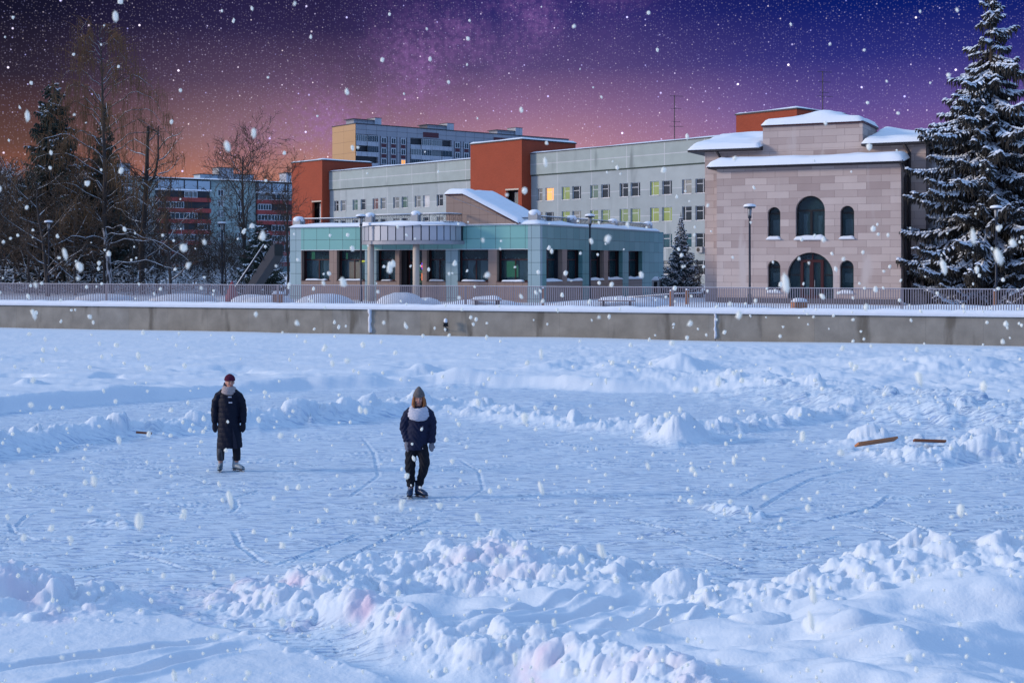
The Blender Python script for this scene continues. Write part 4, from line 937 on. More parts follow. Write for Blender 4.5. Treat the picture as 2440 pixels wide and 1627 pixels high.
for k, (u0, u1, z0, z1, sty) in enumerate(aw):
    wo = arched_window(st, u0, u1, z0, z1, sty); um = (u0 + u1) / 2
    if sty == 's':
        MB().box(u0 - .08, u1 + .03, -.10, .29, z0 - .06, z0).build('sill', m_white, wo)
        sn = MB(); sn.snow(u0 - .06, u1 + .02, -.10, .27, lambda x, y: z0, .16, k, .12, .2, .3); sn.build('sill_snow', m_snow, wo, True)
        MB().box(u0 + .15, u1 - .2, .75, .77, z0 + .6 if k > 2 else z0 + .1, z1 - .75).build('blind', m_curtain, wo)
    if sty == 'c':
        MB().box(u0 - .1, u1 + .03, -.12, .29, z0 - .06, z0).build('sill', m_white, wo); sn = MB(); sn.snow(u0 - .08, u1 + .02, -.12, .27, lambda x, y: z0, .22, k, .12, .3, .3); sn.build('sill_snow', m_snow, wo, True)
        curtain(wo, u0 + .3, um - .3, z0 + .1, z0 + 1.5, .8, m_curtain); curtain(wo, um + .3, u1 - .3, z0 + .1, z0 + 1.4, .8, m_curtain)
    if sty == 'd':
        d = MB(); A0, A1 = u0 + .72, u1 - .62; H = GZ + 2.45
        d.box(A0, A1, .24, .40, H, H + .16); d.box(A0, A0 + .17, .24, .40, GZ + .1, H); d.box(A1 - .17, A1, .24, .40, GZ + .1, H); d.box(A0 + .55, A0 + .78, .23, .40, GZ + .1, H)
        d.box(A0 + .17, A1 - .17, .245, .40, GZ + .1, GZ + .5); d.box(A0 + .5 * (A1 - A0), A0 + .5 * (A1 - A0) + .07, .26, .38, H + .16, z1 - .1)
        dd = d.build('door', m_maroon, st); MB().tube([(A0 + .86, .2, GZ + 1.0), (A0 + .86, .2, GZ + 1.4)], .02, 5).build('handle', m_grey, dd)
        q = MB(); q.box(u0 + .1, A0, .29, .38, 2.95, 3.02); q.box(A1, u1 - .1, .29, .38, 2.95, 3.02); q.build('transom', m_glassblack, wo)
        MB().box(A0 + .2, A0 + .5, .7, .72, 2.2, 3.4).build('blind', m_curtain, wo)
        MB().box(A0 + .25, A0 + .7, .7, .72, 4.1 - .5, 4.0).build('blind', m_curtain, wo)
# cornice and snow of the portal
q = MB().box(p0 - .42, p1 + .12, -.45, BACK - .02, zc, zc + .16); q.build('cornice', m_roofd, st)
q = MB(); q.tube([(p0 - .45, -.50, zc + .12), (p1 + .2, -.50, zc + .12)], .07, 6); q.build('gutter', m_roofd, st)
sn = MB(); sn.snow(p0 - .5, p1 + .28, -.58, BACK - .02, lambda x, y: zc + .13 + .16 * (y + .5), .42, 12, .25, .6, .13); sn.build('portal_snow', m_snow, st, True)
# main body
m0, m1 = T1.u(z7(124)[0]), T1.u(z7(1776)[0]); ze = T1.z(m0, z7(0, 405)[1]); MZ = 10.62
q = MB(); q.box(m0, p0, BACK, BACK + .5, GZ, MZ); q.box(p1, m1, BACK, BACK + .5, GZ, MZ); q.box(m0, m0 + .5, BACK + .5, BACK + 13, GZ, MZ - .003); q.box(m1 - .5, m1, BACK + .5, BACK + 13, GZ, MZ - .003); q.box(p0, p1, BACK, BACK + .4, zc + .16, MZ - .005); q.box(m0 + .5, m1 - .5, BACK + 12.5, BACK + 13, GZ, MZ - .003)
q.build('main_wall', m_stone, st)
a0, a1 = T1.u(z7(558)[0]), T1.u(z7(1303)[0]); ZA = T1.z(a0, z7(0, 262)[1])
MB().box(a0, a1, BACK - .01, BACK + 4.5, MZ - .002, ZA).build('attic_wall', m_stone, st)
q = MB().box(a0 - .06, a1 + .08, BACK - .12, BACK + 4.6, ZA, ZA + .12); q.build('attic_coping', m_maroon, st)
def zatt(x, y): t = (x - a0) / (a1 - a0); return ZA + .10 + .55 * math.exp(-((t - .55) / .25) ** 2) * min(1, max(0, (y - BACK + .1)) / 1.4)
sn = MB(); sn.snow(a0 - .1, a1 + .1, BACK - .15, BACK + 4.6, zatt, .40, 14, .3, .5, .25); sn.build('attic_snow', m_snow, st, True)
for (r0, r1, nm, sd_) in ((m0 - .95, a0 - .03, 'left_roof', 1), (a1 - .25, m1 + .35, 'right_roof', 2)):
    if sd_ == 2: r0 = a1 + .02
    e = MB(); ys = [BACK - .55, BACK + 6.0, BACK + 13.5]
    e.v = [(r0, BACK - .55, MZ), (r1, BACK - .55, MZ), (r1, BACK - .55, MZ + .16), (r0, BACK - .55, MZ + .16), (r0, BACK + 6, MZ + 1.3), (r1, BACK + 6, MZ + 1.3), (r0, BACK + 13.5, MZ), (r1, BACK + 13.5, MZ)]
    for f_ in ((0, 1, 2, 3), (3, 2, 5, 4), (4, 5, 7, 6), (0, 3, 4, 6), (1, 7, 5, 2), (0, 6, 7, 1)): e.face(f_)
    e.build('roof', m_roofd, st)
    if sd_ == 1: sf = lambda x, y: MZ + .14 + (.20 * (y - BACK + .55) if y < BACK + 6 else .20 * (BACK + 12.5 - y))
    else: sf = lambda x, y: MZ + .14 + (.20 * (y - BACK + .55) if y < BACK + 6 else .20 * (BACK + 12.5 - y)) * max(.05, 1 - .6 * (x - r0) / (r1 - r0))
    sn = MB(); sn.snow(r0, r1, BACK - .62, BACK + 12.5, sf, .30, 20 + sd_, .25, .4, .35); sn.build('roof_snow', m_snow, st, True)
# downpipes
def pipe(pts, r=.075): MB().tube(pts, r, 8).build('downpipe', m_roofd, st, True)
pipe([(p1 + .02, -.40, zc), (p1 + .30, .15, zc - .55), (p1 + .16, .5, zc - .8), (p1 + .16, .5, GZ)], .085); xq = T1.u(z7(1625)[0])
pipe([(xq - .05, BACK - .45, MZ + .05), (xq + .22, BACK - .12, MZ - .45), (xq + .22, BACK - .12, GZ)], .10)
pipe([(xq - .05, BACK - .13, MZ - 1.2), (xq - .05, BACK - .13, GZ)], .10)
xq = T1.u(z7(235)[0]); pipe([(xq - .1, BACK - .45, MZ + .05), (xq + .1, BACK - .12, MZ - .4), (xq + .1, BACK - .12, zc + .3)], .08)

# ------------------------------------------------------------------ tall apartment tower with ochre end wall
AP_ = Plane(-41.7, 358, 4042, 3200); AE = AP_.u(1355)
tw = thing('apartment_tower', 'tall grey panel apartment block with a bare ochre end wall', 'building', (-41.7, 358, 0), AP_.ang())
TT = 40.6
def au(p): return AP_.u(p[0])
fl0 = AP_.z(au(z3(900, 285)), z3(0, 285)[1]); FH = 2.85          # top of the highest loggia
MB().box(.0, AE, .9, 12, 1, TT).build('wall', m_hr, tw)
MB().box(0, AE, -.02, .9, fl0 + .15, TT).build('attic_wall', m_hr, tw)
MB().box(-.03, .0, 0, 12, 1, TT - .003).build('end_wall', m_ochre, tw)
MB().box(-.1, AE + .1, -.12, 12.2, TT, TT + .25).build('roof_edge', m_roofd, tw)
sn = MB(); sn.snow(0, AE, -.1, 12, lambda x, y: TT + .2, .15, 2, 2, .5, .5); sn.build('roof_snow', m_snow, tw, True)
lo1 = (au(z3(885)), au(z3(1132))); wi = [(au(z3(a)), au(z3(b))) for a, b in ((1170, 1225), (1280, 1332), (1390, 1440))]; lo2 = (au(z3(1495)), au(z3(1958)))
per = au(z3(1998)) - wi[0][0]
segs_l, segs_w = [lo1], list(wi); o_ = 0
while lo2[0] + o_ < AE - 3:
    segs_l.append((lo2[0] + o_, min(lo2[1] + o_, AE - 1)))
    for k, (a, b) in enumerate(wi): 
        if b + o_ + per < AE - 1: segs_w.append((a + o_ + per, b + o_ + per))
    o_ += per
NF = 6; rr = random.Random(3)
pw = MB(); filled = []
allx = sorted([(a, b) for a, b in segs_l])
cur = 0
for a, b in allx:
    if a - cur > .2: pw.box(cur, a, 0, .9, 1, fl0 + .15)
    cur = b
if AE - cur > .2: pw.box(cur, AE, 0, .9, 1, fl0 + .15)
pw.build('facade_panels', m_hr, tw)
for k in range(NF):
    zt = fl0 - FH * k
    for a, b in segs_l:
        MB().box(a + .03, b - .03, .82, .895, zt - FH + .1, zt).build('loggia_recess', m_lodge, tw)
        n = max(2, int((b - a) / 3.4)); wd = (b - a) / n
        for i in range(n):
            x0, x1 = a + wd * i + .05, a + wd * (i + 1) - .05; out = -.35 if (i + k) % 3 else -.12
            pb = MB().box(x0, x1, out, .0, zt - FH - .02, zt - FH + 1.05).build('balcony', m_hrl, tw)
            MB().box(x0 - .03, x1 + .03, out - .05, .3, zt - FH + 1.05, zt - FH + 1.1).build('balcony_snow', m_snow, pb)
            if rr.random() < .75:
                g = MB(); m_n = rr.choice([3, 4, 5])
                g.box(x0, x1, out + .02, out + .05, zt - .12, zt - .05)
                for q in range(m_n + 1): xx = x0 + (x1 - x0 - .06) * q / m_n; g.box(xx, xx + .06, out + .02, out + .06, zt - FH + 1.1, zt - .1)
                go = g.build('glazing', m_white if rr.random() < .6 else m_hr, tw); MB().box(x0 + .03, x1 - .03, out + .06, out + .08, zt - FH + 1.1, zt - .12).build('pane', rr.choice([g_dark, g_dark, g_curt]), go)
    for i, (a, b) in enumerate(segs_w):
        z0 = zt - 1.95; simple_window(tw, a, b, z0, zt - .35, -.07, (g_yel if (k == 2 and i == 2) else rr.choice([g_dark, g_dark, g_curt])), 'mid', fm=m_white, th=.1)
        MB().box(a, b, -.05, -.002, z0 - 1.0, z0 - .06).build('spandrel', m_hrd, tw)
q = MB()
for i, (a, b) in enumerate(segs_w):
    q.box(a - .42, a - .25, -.06, -.003, 10, fl0); q.box(b + .25, b + .42, -.06, -.003, 10, fl0)
q.build('facade_seam', m_roofd, tw)
for a, b in segs_l[1:]: MB().box(a + .3 * (b - a), a + .68 * (b - a), -.05, -.022, fl0 + .5, fl0 + 1.9).build('attic_panel', m_hrd, tw)
for px0, px1, pt in ((z3(1100)[0], z3(1205)[0], z3(0, 105)[1]), (z3(1908)[0], z3(2015)[0], z3(0, 165)[1]), (z5(505)[0], z5(592)[0], z5(0, 100)[1])):
    pz = AP_.off(4); a, b = pz.u(px0), pz.u(px1); z_ = pz.z((a + b) / 2, pt)
    lh = MB().box(a, b - 1.0, 4, 8, TT + .2, z_).build('lift_house', m_hrl, tw); MB().box(a - .1, b - .9, 3.9, 8.1, z_, z_ + .12).build('cap', m_roofd, lh)
    MB().box(a - 6.5, a - .05, 4.5, 8.5, TT + .2, TT + 1.75).build('vent_house', m_hr, tw); MB().box(a - 7, a + .1, 4.2, 8.8, TT + 1.75, TT + 1.95).build('vent_roof', m_roofd, tw)

# ------------------------------------------------------------------ long apartment block with red balcony bands, left
BP = Plane(-90.7, 320, 4500, 3200); bp0 = BP.u(313)
BX = -.2834 * 320; BP = Plane(BX, 320, 4500, 3200); BL, BR = BP.u(120), BP.u(745)
bb = thing('apartment_block', 'long panel apartment block with red balcony bands behind the bare trees', 'building', (BX, 320, 0), BP.ang())
BT = 23.9
MB().box(BL, BR, 0, 12, 1, BT).build('wall', m_gwall, bb)
MB().box(BL, BR, -.5, 12.2, BT, BT + .25).build('roof_edge', m_roofd, bb); sn = MB(); sn.snow(BL, BR, -.7, 12, lambda x, y: BT + .22, .28, 2, 2, .5, .5); sn.build('roof_snow', m_snow, bb, True)
secs = []
for a, b in ((330, 455), (560, 1020), (1240, 1672), (2045, 2480)): secs.append((BP.u(z2(a)[0]), BP.u(z2(b)[0])))
FB = 2.62; rr = random.Random(12)
for (a, b) in secs:
    MB().box(a, b, -1.2, -.5, BT - 2.3, BT - .3).build('attic_panel', m_gblue, bb)
    q = MB(); n = max(3, int((b - a) / 3.2))
    for i in range(n + 1): x = a + (b - a - .25) * i / n; q.box(x, x + .28, -1.26, -.02, BT - 2.35, BT - .2)
    q.build('attic_frame', m_roofd, bb)
    MB().box(a - .1, b + .1, -1.35, -.002, BT - 2.75, BT - 2.36).build('attic_snow', m_snow, bb)
    for k in range(7):
        zt = BT - 2.8 - FB * k; z0 = zt - FB
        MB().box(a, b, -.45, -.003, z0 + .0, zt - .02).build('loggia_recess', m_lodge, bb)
        MB().box(a - .05, b + .05, -1.25, -.46, z0, z0 + 1.02).build('balcony_band', m_gband, bb)
        n = max(2, int((b - a) / 3.4)); wd = (b - a) / n
        for i in range(n):
            if rr.random() < .68:
                x0, x1 = a + wd * i + .06, a + wd * (i + 1) - .06; g = MB(); mn = rr.choice([3, 4, 5]); g.box(x0, x1, -1.2, -1.15, zt - .2, zt - .08); g.box(x0, x1, -1.22, -1.12, z0 + 1.02, z0 + 1.12)
                for q_ in range(mn + 1): xx = x0 + (x1 - x0 - .09) * q_ / mn; g.box(xx, xx + .09, -1.19, -1.14, z0 + 1.12, zt - .2)
                go = g.build('glazing', m_white, bb); MB().box(x0 + .03, x1 - .03, -1.12, -1.10, z0 + 1.12, zt - .15).build('pane', rr.choice([g_dark, g_curt, g_dark]), go)
gaps = [(BP.u(z2(1690)[0]), BP.u(z2(2030)[0])), (BP.u(z2(1040)[0]), BP.u(z2(1225)[0]))]
for a, b in gaps:
    for k in range(8):
        for f in (.15, .62):
            x = a + (b - a) * f; zt = BT - 2.2 - FB * k; simple_window(bb, x, x + 1.5, zt - 1.5, zt, -.06, rr.choice([g_dark, g_curt]), 'mid', th=.1)
def roofbox(pa, pb, py, dz=0, y=4, d=4, m=m_hrl):
    pz = BP.off(y); a, b = pz.u(pa), pz.u(pb); z_ = pz.z((a + b) / 2, py); o = MB().box(a, b, y, y + d, BT + .2, z_).build('lift_house', m, bb); MB().box(a - .3, b + .3, y - .3, y + d + .3, z_, z_ + .15).build('cap', m_roofd, o)
roofbox(z2(915)[0], z2(1040)[0], z2(0, 368)[1]); roofbox(z2(1750)[0], z2(1868)[0], z2(0, 405)[1]); roofbox(z2(1600)[0], z2(1745)[0], z2(0, 458)[1], m=m_gblue); roofbox(z2(1872)[0], z2(2030)[0], z2(0, 458)[1], y=5); roofbox(z2(2290)[0], z2(2330)[0], z2(0, 445)[1])
# pinkish block far behind the big spruce
t = thing('apartment_block', 'pinkish apartment block glimpsed behind the big snowy spruce', 'building', (62, 175, 0), .12)
MB().box(-14, 22, 0, 10, 1, 15.5).build('wall', M('pink_render', (.30, .17, .16), .85, .15, .4, brick=(3.2, 2.8, .06, (.16, .11, .11), (.34, .20, .18), 0)), t)
MB().box(-14.3, 22.3, -.3, 10.3, 15.5, 15.8).build('roof_edge', m_snow, t)
for k in range(5):
    for i in range(10): simple_window(t, -13 + 3.4 * i, -11.4 + 3.4 * i, 3 + 2.7 * k, 4.5 + 2.7 * k, -.07, rr.choice([g_dark, g_curt]), 'mid', th=.1)
# ------------------------------------------------------------------ vegetation
def spindles(P, D, Ln, Rd, flat=1.0):
    """many slim double pyramids: start points, unit directions, lengths, radii"""
    P, D = np.asarray(P, float), np.asarray(D, float); Ln, Rd = np.asarray(Ln, float)[:, None], np.asarray(Rd, float)[:, None]
    D = D / (np.linalg.norm(D, axis=1, keepdims=True) + 1e-9); up = np.tile([0.0, 0, 1], (len(P), 1)); up[np.abs(D[:, 2]) > .95] = [1, 0, 0]
    A = np.cross(D, up); A /= np.linalg.norm(A, axis=1, keepdims=True) + 1e-9; B = np.cross(A, D)
    mid = P + D * Ln * .45
    V = np.stack([P, mid + A * Rd, mid + B * Rd * flat, mid - A * Rd, mid - B * Rd * flat, P + D * Ln], 1).reshape(-1, 3)
    t = np.array([(0, 2, 1), (0, 3, 2), (0, 4, 3), (0, 1, 4), (5, 1, 2), (5, 2, 3), (5, 3, 4), (5, 4, 1)])
    Fc = (t[None] + (np.arange(len(P)) * 6)[:, None, None]).reshape(-1, 3); return V, Fc
def spruce(name, label, X, Y, H, Rm, seed, mat, snow=.6, prof=None, droop=.5, step=.36, per=7, sz=1.0, group=None, stn=.2, gap=False):
    rs = np.random.RandomState(seed); t = thing(name, label, 'tree', (X, Y, GZ), 0, group)
    tr = MB(); tr.tube([(0, 0, -.1), (.03, 0, H * .3), (-.02, .02, H * .7), (0, 0, H)], [H * .014, H * .011, H * .006, .015], 8)
    P, D, Ln, Rd = [], [], [], []; SP, SD, SL, SR = [], [], [], []; z = H * .045
    prof = prof or (lambda f: (1 - f) ** .85)
    while z < H - .15:
        f = z / H; Rz = Rm * prof(f); n = max(4, int(per * (.55 + .45 * (1 - f))))
        a0 = rs.rand() * 6.28
        for k in range(n):
            if gap and rs.rand() < (.60 if f > .66 else .25): continue
            a = a0 + 6.283 * k / n + rs.uniform(-.4, .4); Lb = Rz * (rs.uniform(.62, 1.12) if not gap else rs.uniform(.45, 1.22)); zz = z + rs.uniform(-.5, .5) * step * (2.2 if gap else 1)
            da = rs.uniform(.7, 1.25) * droop * (1.15 - .8 * f); ca_, sa_ = math.cos(a), math.sin(a); m = max(2, int(Lb / stn)); pts = []
            for i in range(m + 1):
                q = i / m; r = Lb * q; dz = -da * Lb * (q - .42 * q * q) + (.18 * Lb * (1 - f)) * q ** 4 + .06 * math.sin(q * 6 + k)
                pts.append(np.array([ca_ * r, sa_ * r, zz + dz + .12 * (f > .8) * r]))
            if Lb > .8: tr.tube([tuple(p) for p in pts[::max(1, m // 4)]], [.045 * Lb / 3 * (1 - .8 * j / (len(pts[::max(1, m // 4)]))) + .008 for j in range(len(pts[::max(1, m // 4)]))], 4, False)
            sn_b = rs.rand() < snow * 1.25
            for i in range(1, m + 1):
                p = pts[i]; dr = pts[i] - pts[i - 1]; dr = dr / np.linalg.norm(dr); q = i / m; side = np.array([-sa_, ca_, 0.0]); wl = (.30 + .42 * math.sin(math.pi * min(1, q * .9 + .1))) * sz * min(1.0, .35 + Lb / 3)
                for s in (-1, 1):
                    d = dr * rs.uniform(.4, .9) + side * s * rs.uniform(.5, 1.0) + np.array([0, 0, -rs.uniform(.25, .9)])
                    l = wl * rs.uniform(.7, 1.3); P.append(p); D.append(d); Ln.append(l); Rd.append(.085 * sz * rs.uniform(.7, 1.3))
                    P.append(p + d / np.linalg.norm(d) * l * .55); D.append(d * .5 + np.array([0, 0, -.8])); Ln.append(l * .8); Rd.append(.06 * sz)
                    if sn_b and rs.rand() < snow: SP.append(p + d / np.linalg.norm(d) * l * .08 + np.array([0, 0, .05 * sz])); SD.append(d * np.array([1, 1, .75])); SL.append(l * rs.uniform(.6, 1.1)); SR.append((.12 if gap else .085) * sz * rs.uniform(.4, 1.25))
                if rs.rand() < .8: P.append(p); D.append(np.array([rs.uniform(-.25, .25), rs.uniform(-.25, .25), -1.0])); Ln.append(wl * rs.uniform(.8, 1.7) * droop * 1.6); Rd.append(.065 * sz)
                if sn_b and rs.rand() < snow * .9: SP.append(p - dr * .2 + np.array([0, 0, .06 * sz])); SD.append(dr); SL.append(.45 * sz); SR.append((.16 if gap else .10) * sz * rs.uniform(.4, 1.3))
        z += step * rs.uniform(.8, 1.2) * (1.1 - .35 * f)
    P.append(np.array([0, 0, H - .3])); D.append(np.array([0, 0, 1.0])); Ln.append(.6); Rd.append(.05)
    tr.build('trunk', m_trunk, t); V, Fc = spindles(P, D, Ln, Rd, .8); np_mesh('crown', V, Fc, mat, t, False)
    if SP: V, Fc = spindles(SP, SD, SL, SR, .6); np_mesh('branch_snow', V, Fc, m_snowb, t, False)
    return t
def big_prof(f): return float(np.interp(f, [0, .06, .2, .3, .42, .5, .58, .63, .68, .74, .8, .9, 1], [.78, .92, 1.0, 1.0, .92, .86, .78, .68, .42, .54, .34, .20, .04]))
spruce('spruce_tree', 'towering snow-laden spruce beside the pink stone building, reaching past the top of the picture', 27.5, 77, 18.8, 4.75, 5, m_needler, .90, big_prof, .85, .22, 9, .84, None, .16, gap=True)
spruce('spruce_tree', 'tall dark spruce at the far left with a pointed top', -37.6, 110, 17.2, 4.1, 6, m_needle, .30, lambda f: (1 - f) ** .62 * .98 + .02, .42, .36, 8, 1.05, None, .2)
spruce('spruce_tree', 'dark spruce standing close behind the tall birch', -34.3, 113, 15.6, 3.6, 7, m_needle, .10, lambda f: (1 - f) ** .9, .42, .38, 8, 1.05, None, .22)
spruce('spruce_tree', 'young blue spruce thick with snow between the teal cafe and the stone building', 11.95, 95, 5.75, 1.75, 8, m_needleb, .85, lambda f: (1 - f) ** .95, .18, .17, 9, .55, None, .11)
spruce('spruce_tree', 'low bushy snow-dusted spruce left of the teal cafe', -18.6, 99, 5.3, 2.3, 9, m_needle, .55, lambda f: (1 - f) ** .7, .35, .26, 8, .8, None, .16)

def bare_tree(seed, H, spread=.5, trunk_r=.12, levels=4, up=.35, bend=.25, kids=(5, 5, 5, 4), droop=0.0, first=.25, sides=(7, 5, 3, 3, 3), rmin=.012, lean=(0, 0)):
    """a leafless tree; returns (thick limbs, thin twigs) as mesh builders"""
    rs = random.Random(seed); A, B = MB(), MB()
    def grow(p, d, L_, r, lv):
        n = 6 if lv == 0 else (5 if lv == 1 else 3); pts = [p.copy()]; rad = [r]; dd = d.copy(); cur = p.copy()
        for i in range(n):
            j = Vector((rs.gauss(0, 1), rs.gauss(0, 1), rs.gauss(0, .6))) * bend * (.35 if lv == 0 else 1)
            tgt = Vector((0, 0, up if lv < 2 else up * .4)) - Vector((0, 0, droop * (lv >= 2) * (1 + i)))
            dd = (dd + j * .5 + tgt * .3).normalized(); cur = cur + dd * (L_ / n); pts.append(cur.copy()); rad.append(max(rmin * .5, r * (1 - (i + 1) / n * (.75 if lv == 0 else .85))))
        (A if lv <= 1 else B).tube(pts, rad, sides[lv], False)
        if lv >= levels: return
        m = kids[lv]; m = m if lv else m * 2
        for k in range(m):
            t = first + (1 - first) * (k + rs.random()) / m if lv == 0 else .2 + .8 * (k + rs.random()) / m
            i = min(n - 1, int(t * n)); q = pts[i].lerp(pts[i + 1], t * n - i) if i < n else pts[-1]
            ax = (pts[min(i + 1, n)] - pts[i]).normalized(); a = rs.random() * 6.283; s = ax.orthogonal(); s.rotate(Matrix.Rotation(a, 3, ax)); an = rs.uniform(.45, 1.0) * (spread * 2)
            nd = (ax * math.cos(an) + s * math.sin(an)).normalized()
            ln = L_ * (.52 if lv == 0 else .58) * rs.uniform(.6, 1.1) * (1.15 - .6 * t if lv == 0 else 1)
            grow(q, nd, ln, max(rmin, rad[i] * (.5 if lv == 0 else .6)), lv + 1)
    grow(Vector((0, 0, -.1)), Vector((lean[0], lean[1], 1)).normalized(), H, trunk_r, 0)
    return A, B
def bare(name, label, X, Y, group=None, mats=(None, None), **k):
    t = thing(name, label, 'tree', (X, Y, GZ), 0, group); A, B = bare_tree(**k); A.build('trunk', mats[0] or m_bark, t); B.build('twigs', mats[1] or m_bark_hi, t); return t
# the birch: pale trunk, arching limbs, hanging twigs
def birch():
    rs = random.Random(31); t = thing('birch_tree', 'tall bare birch with a white lower trunk and hanging twigs at the left', 'tree', (-30.0, 100, GZ))
    Hh = 20.2; tp = [Vector(p) for p in ((.15, 0, -.2), (-.05, 0, 2.5), (-.35, 0, 5), (-.30, 0, 9), (-.45, 0, 13), (-.55, 0, 17), (-.75, 0, Hh))]
    low = MB(); low.tube(tp[:3], [.24, .20, .17], 9); low.build('lower_trunk', m_birch, t, True)
    up_ = MB(); up_.tube(tp[2:], [.17, .15, .11, .06, .015], 8); tw_ = MB()
    def at(z):
        for a, b in zip(tp[:-1], tp[1:]):
            if a.z <= z <= b.z: return a.lerp(b, (z - a.z) / (b.z - a.z))
        return tp[-1]
    for i in range(62):
        z = 2.2 + 17.4 * ((i + rs.uniform(-.45, .45)) / 62 + .01) ** .9; side = 1 if rs.random() < .5 else -1; a = rs.uniform(-1.3, 1.3) + (0 if side > 0 else math.pi); f = z / Hh
        L_ = (6.8 * (1 - f) ** .62 + .8) * rs.uniform(.6, 1.15); p0 = at(z); steep = .35 + .9 * f if z > 5 else .15; pts = []; n = 9
        for q in range(n + 1):
            s = q / n; r = L_ * s; pts.append(p0 + Vector((math.cos(a) * r, math.sin(a) * r * .8, L_ * (steep * s - (.75 * steep + .25) * s * s * s) + .12 * math.sin(q * 1.9 + i))))
        up_.tube(pts, [max(.010, (.05 * (1 - f) + .022) * (1 - s / n * .85)) for s in range(n + 1)], 5, False)
        for q in range(2, n + 1):
            for c in range(2):
                p = pts[q] if q == n else pts[q].lerp(pts[q + 1], rs.random()); b = a + rs.uniform(-1.4, 1.4); l1 = rs.uniform(.5, 1.4) * (.5 + .5 * q / n); e = p + Vector((math.cos(b) * l1, math.sin(b) * l1, l1 * rs.uniform(.0, .6)))
                m = p.lerp(e, .5) + Vector((0, 0, .12)); tw_.tube([p, m, e], [.016, .012, .009], 3, False)
                if z > 5:
                    for h in range(4 if z < 14 else 2):
                        s = p.lerp(e, rs.uniform(.3, 1)); dl = rs.uniform(.6, 1.7); tw_.tube([s, s + Vector((rs.uniform(-.12, .12), rs.uniform(-.1, .1), -dl * .5)), s + Vector((rs.uniform(-.15, .15), 0, -dl))], [.012, .009, .006], 3, False)
    up_.build('limbs', m_bark, t); tw_.build('hanging_twigs', m_twig, t)
birch()
# heavily lopped tree with two upright stumps
t = thing('lopped_tree', 'lopped tree with two blunt upright stems to the right of the birch', 'tree', (-28.6, 104, GZ))
q = MB(); q.tube([(0, 0, -.2), (-.1, 0, 3), (.15, 0, 6.5), (.3, 0, 9.3), (.42, 0, 13.0)], [.26, .24, .2, .16, .12], 7); q.tube([(.2, 0, 8.0), (.95, 0, 9.2), (1.2, 0, 10.6), (1.2, 0, 13.0)], [.14, .11, .09, .05], 6); q.build('trunk', m_bark, t)
rs = random.Random(5); tl, tt_ = MB(), MB()
for i in range(46):
    z = 3 + 9.5 * rs.random(); a = rs.uniform(-1, 1) + (math.pi if rs.random() < .42 else 0); l = rs.uniform(1.2, 4.2) * (1.25 - z / 16); x0 = .3 if rs.random() < .6 or z < 9 else 1.2
    pts = [Vector((x0 + math.cos(a) * l * s, math.sin(a) * l * s, z + l * (.75 * s + .12 * math.sin(s * 5 + i)))) for s in (0, .2, .4, .6, .8, 1)]; tl.tube(pts, [.06, .05, .04, .03, .022, .012], 4, False)
    for c in range(14):
        k = rs.randint(1, 5); p = pts[k]; e = p + Vector((rs.uniform(-.7, .7), rs.uniform(-.5, .5), rs.uniform(-.1, .8))); m2 = p.lerp(e, .5) + Vector((rs.uniform(-.1, .1), 0, rs.uniform(-.1, .1))); tt_.tube([p, m2, e], [.016, .012, .008], 3, False)
tl.build('limbs', m_bark, t); tt_.build('twigs', m_bark_hi, t)
bare('bare_tree', 'round-crowned leafless tree with an orange-brown top in front of the red-banded block', -19.9, 101, seed=11, H=10.6, spread=.42, trunk_r=.17, levels=4, up=.5, kids=(6, 6, 5, 4), first=.28, rmin=.016, mats=(m_bark, m_bark_hi))
bare('bare_tree', 'leafless tree with long low snow-lined boughs left of the birch trunk', -33.5, 97, seed=12, H=8.5, spread=.6, trunk_r=.15, levels=3, up=.05, kids=(7, 6, 5), first=.12, rmin=.02, bend=.4)
bare('bare_tree', 'leafless tree with snow-lined boughs between the lopped tree and the lamp post', -25.2, 99, seed=13, H=7.6, spread=.55, trunk_r=.13, levels=4, up=.2, kids=(6, 5, 5, 4), first=.15, rmin=.016, bend=.35)
bare('bare_tree', 'slender leafless tree next to the outdoor stair of the cafe', -17.4, 104, seed=14, H=8.8, spread=.42, trunk_r=.12, levels=4, up=.4, kids=(5, 5, 5, 4), first=.2, rmin=.016)
# smaller leafless trees filling the belt
gr = 'small leafless trees in the dark belt behind the fence'
protos = [bare('bare_tree', 'small leafless tree in the dark snowy belt behind the fence', -38 + i * 5, 106, gr, seed=40 + i, H=5.4 + .5 * i, spread=.5, trunk_r=.09, levels=4, up=.28, kids=(5, 5, 4, 4), first=.1, rmin=.018, bend=.34) for i in range(4)]
rs = random.Random(77); n = 0
for i in range(34):
    X = -43 + 25.5 * ((i + rs.random()) / 34) ** 1.25; Y = rs.uniform(99, 116); dup(protos[i % 4], (X * Y / 103, Y, GZ), rs.uniform(0, 6.28), None, rs.uniform(.75, 1.25) * (1.1 if X < -30 else .68))
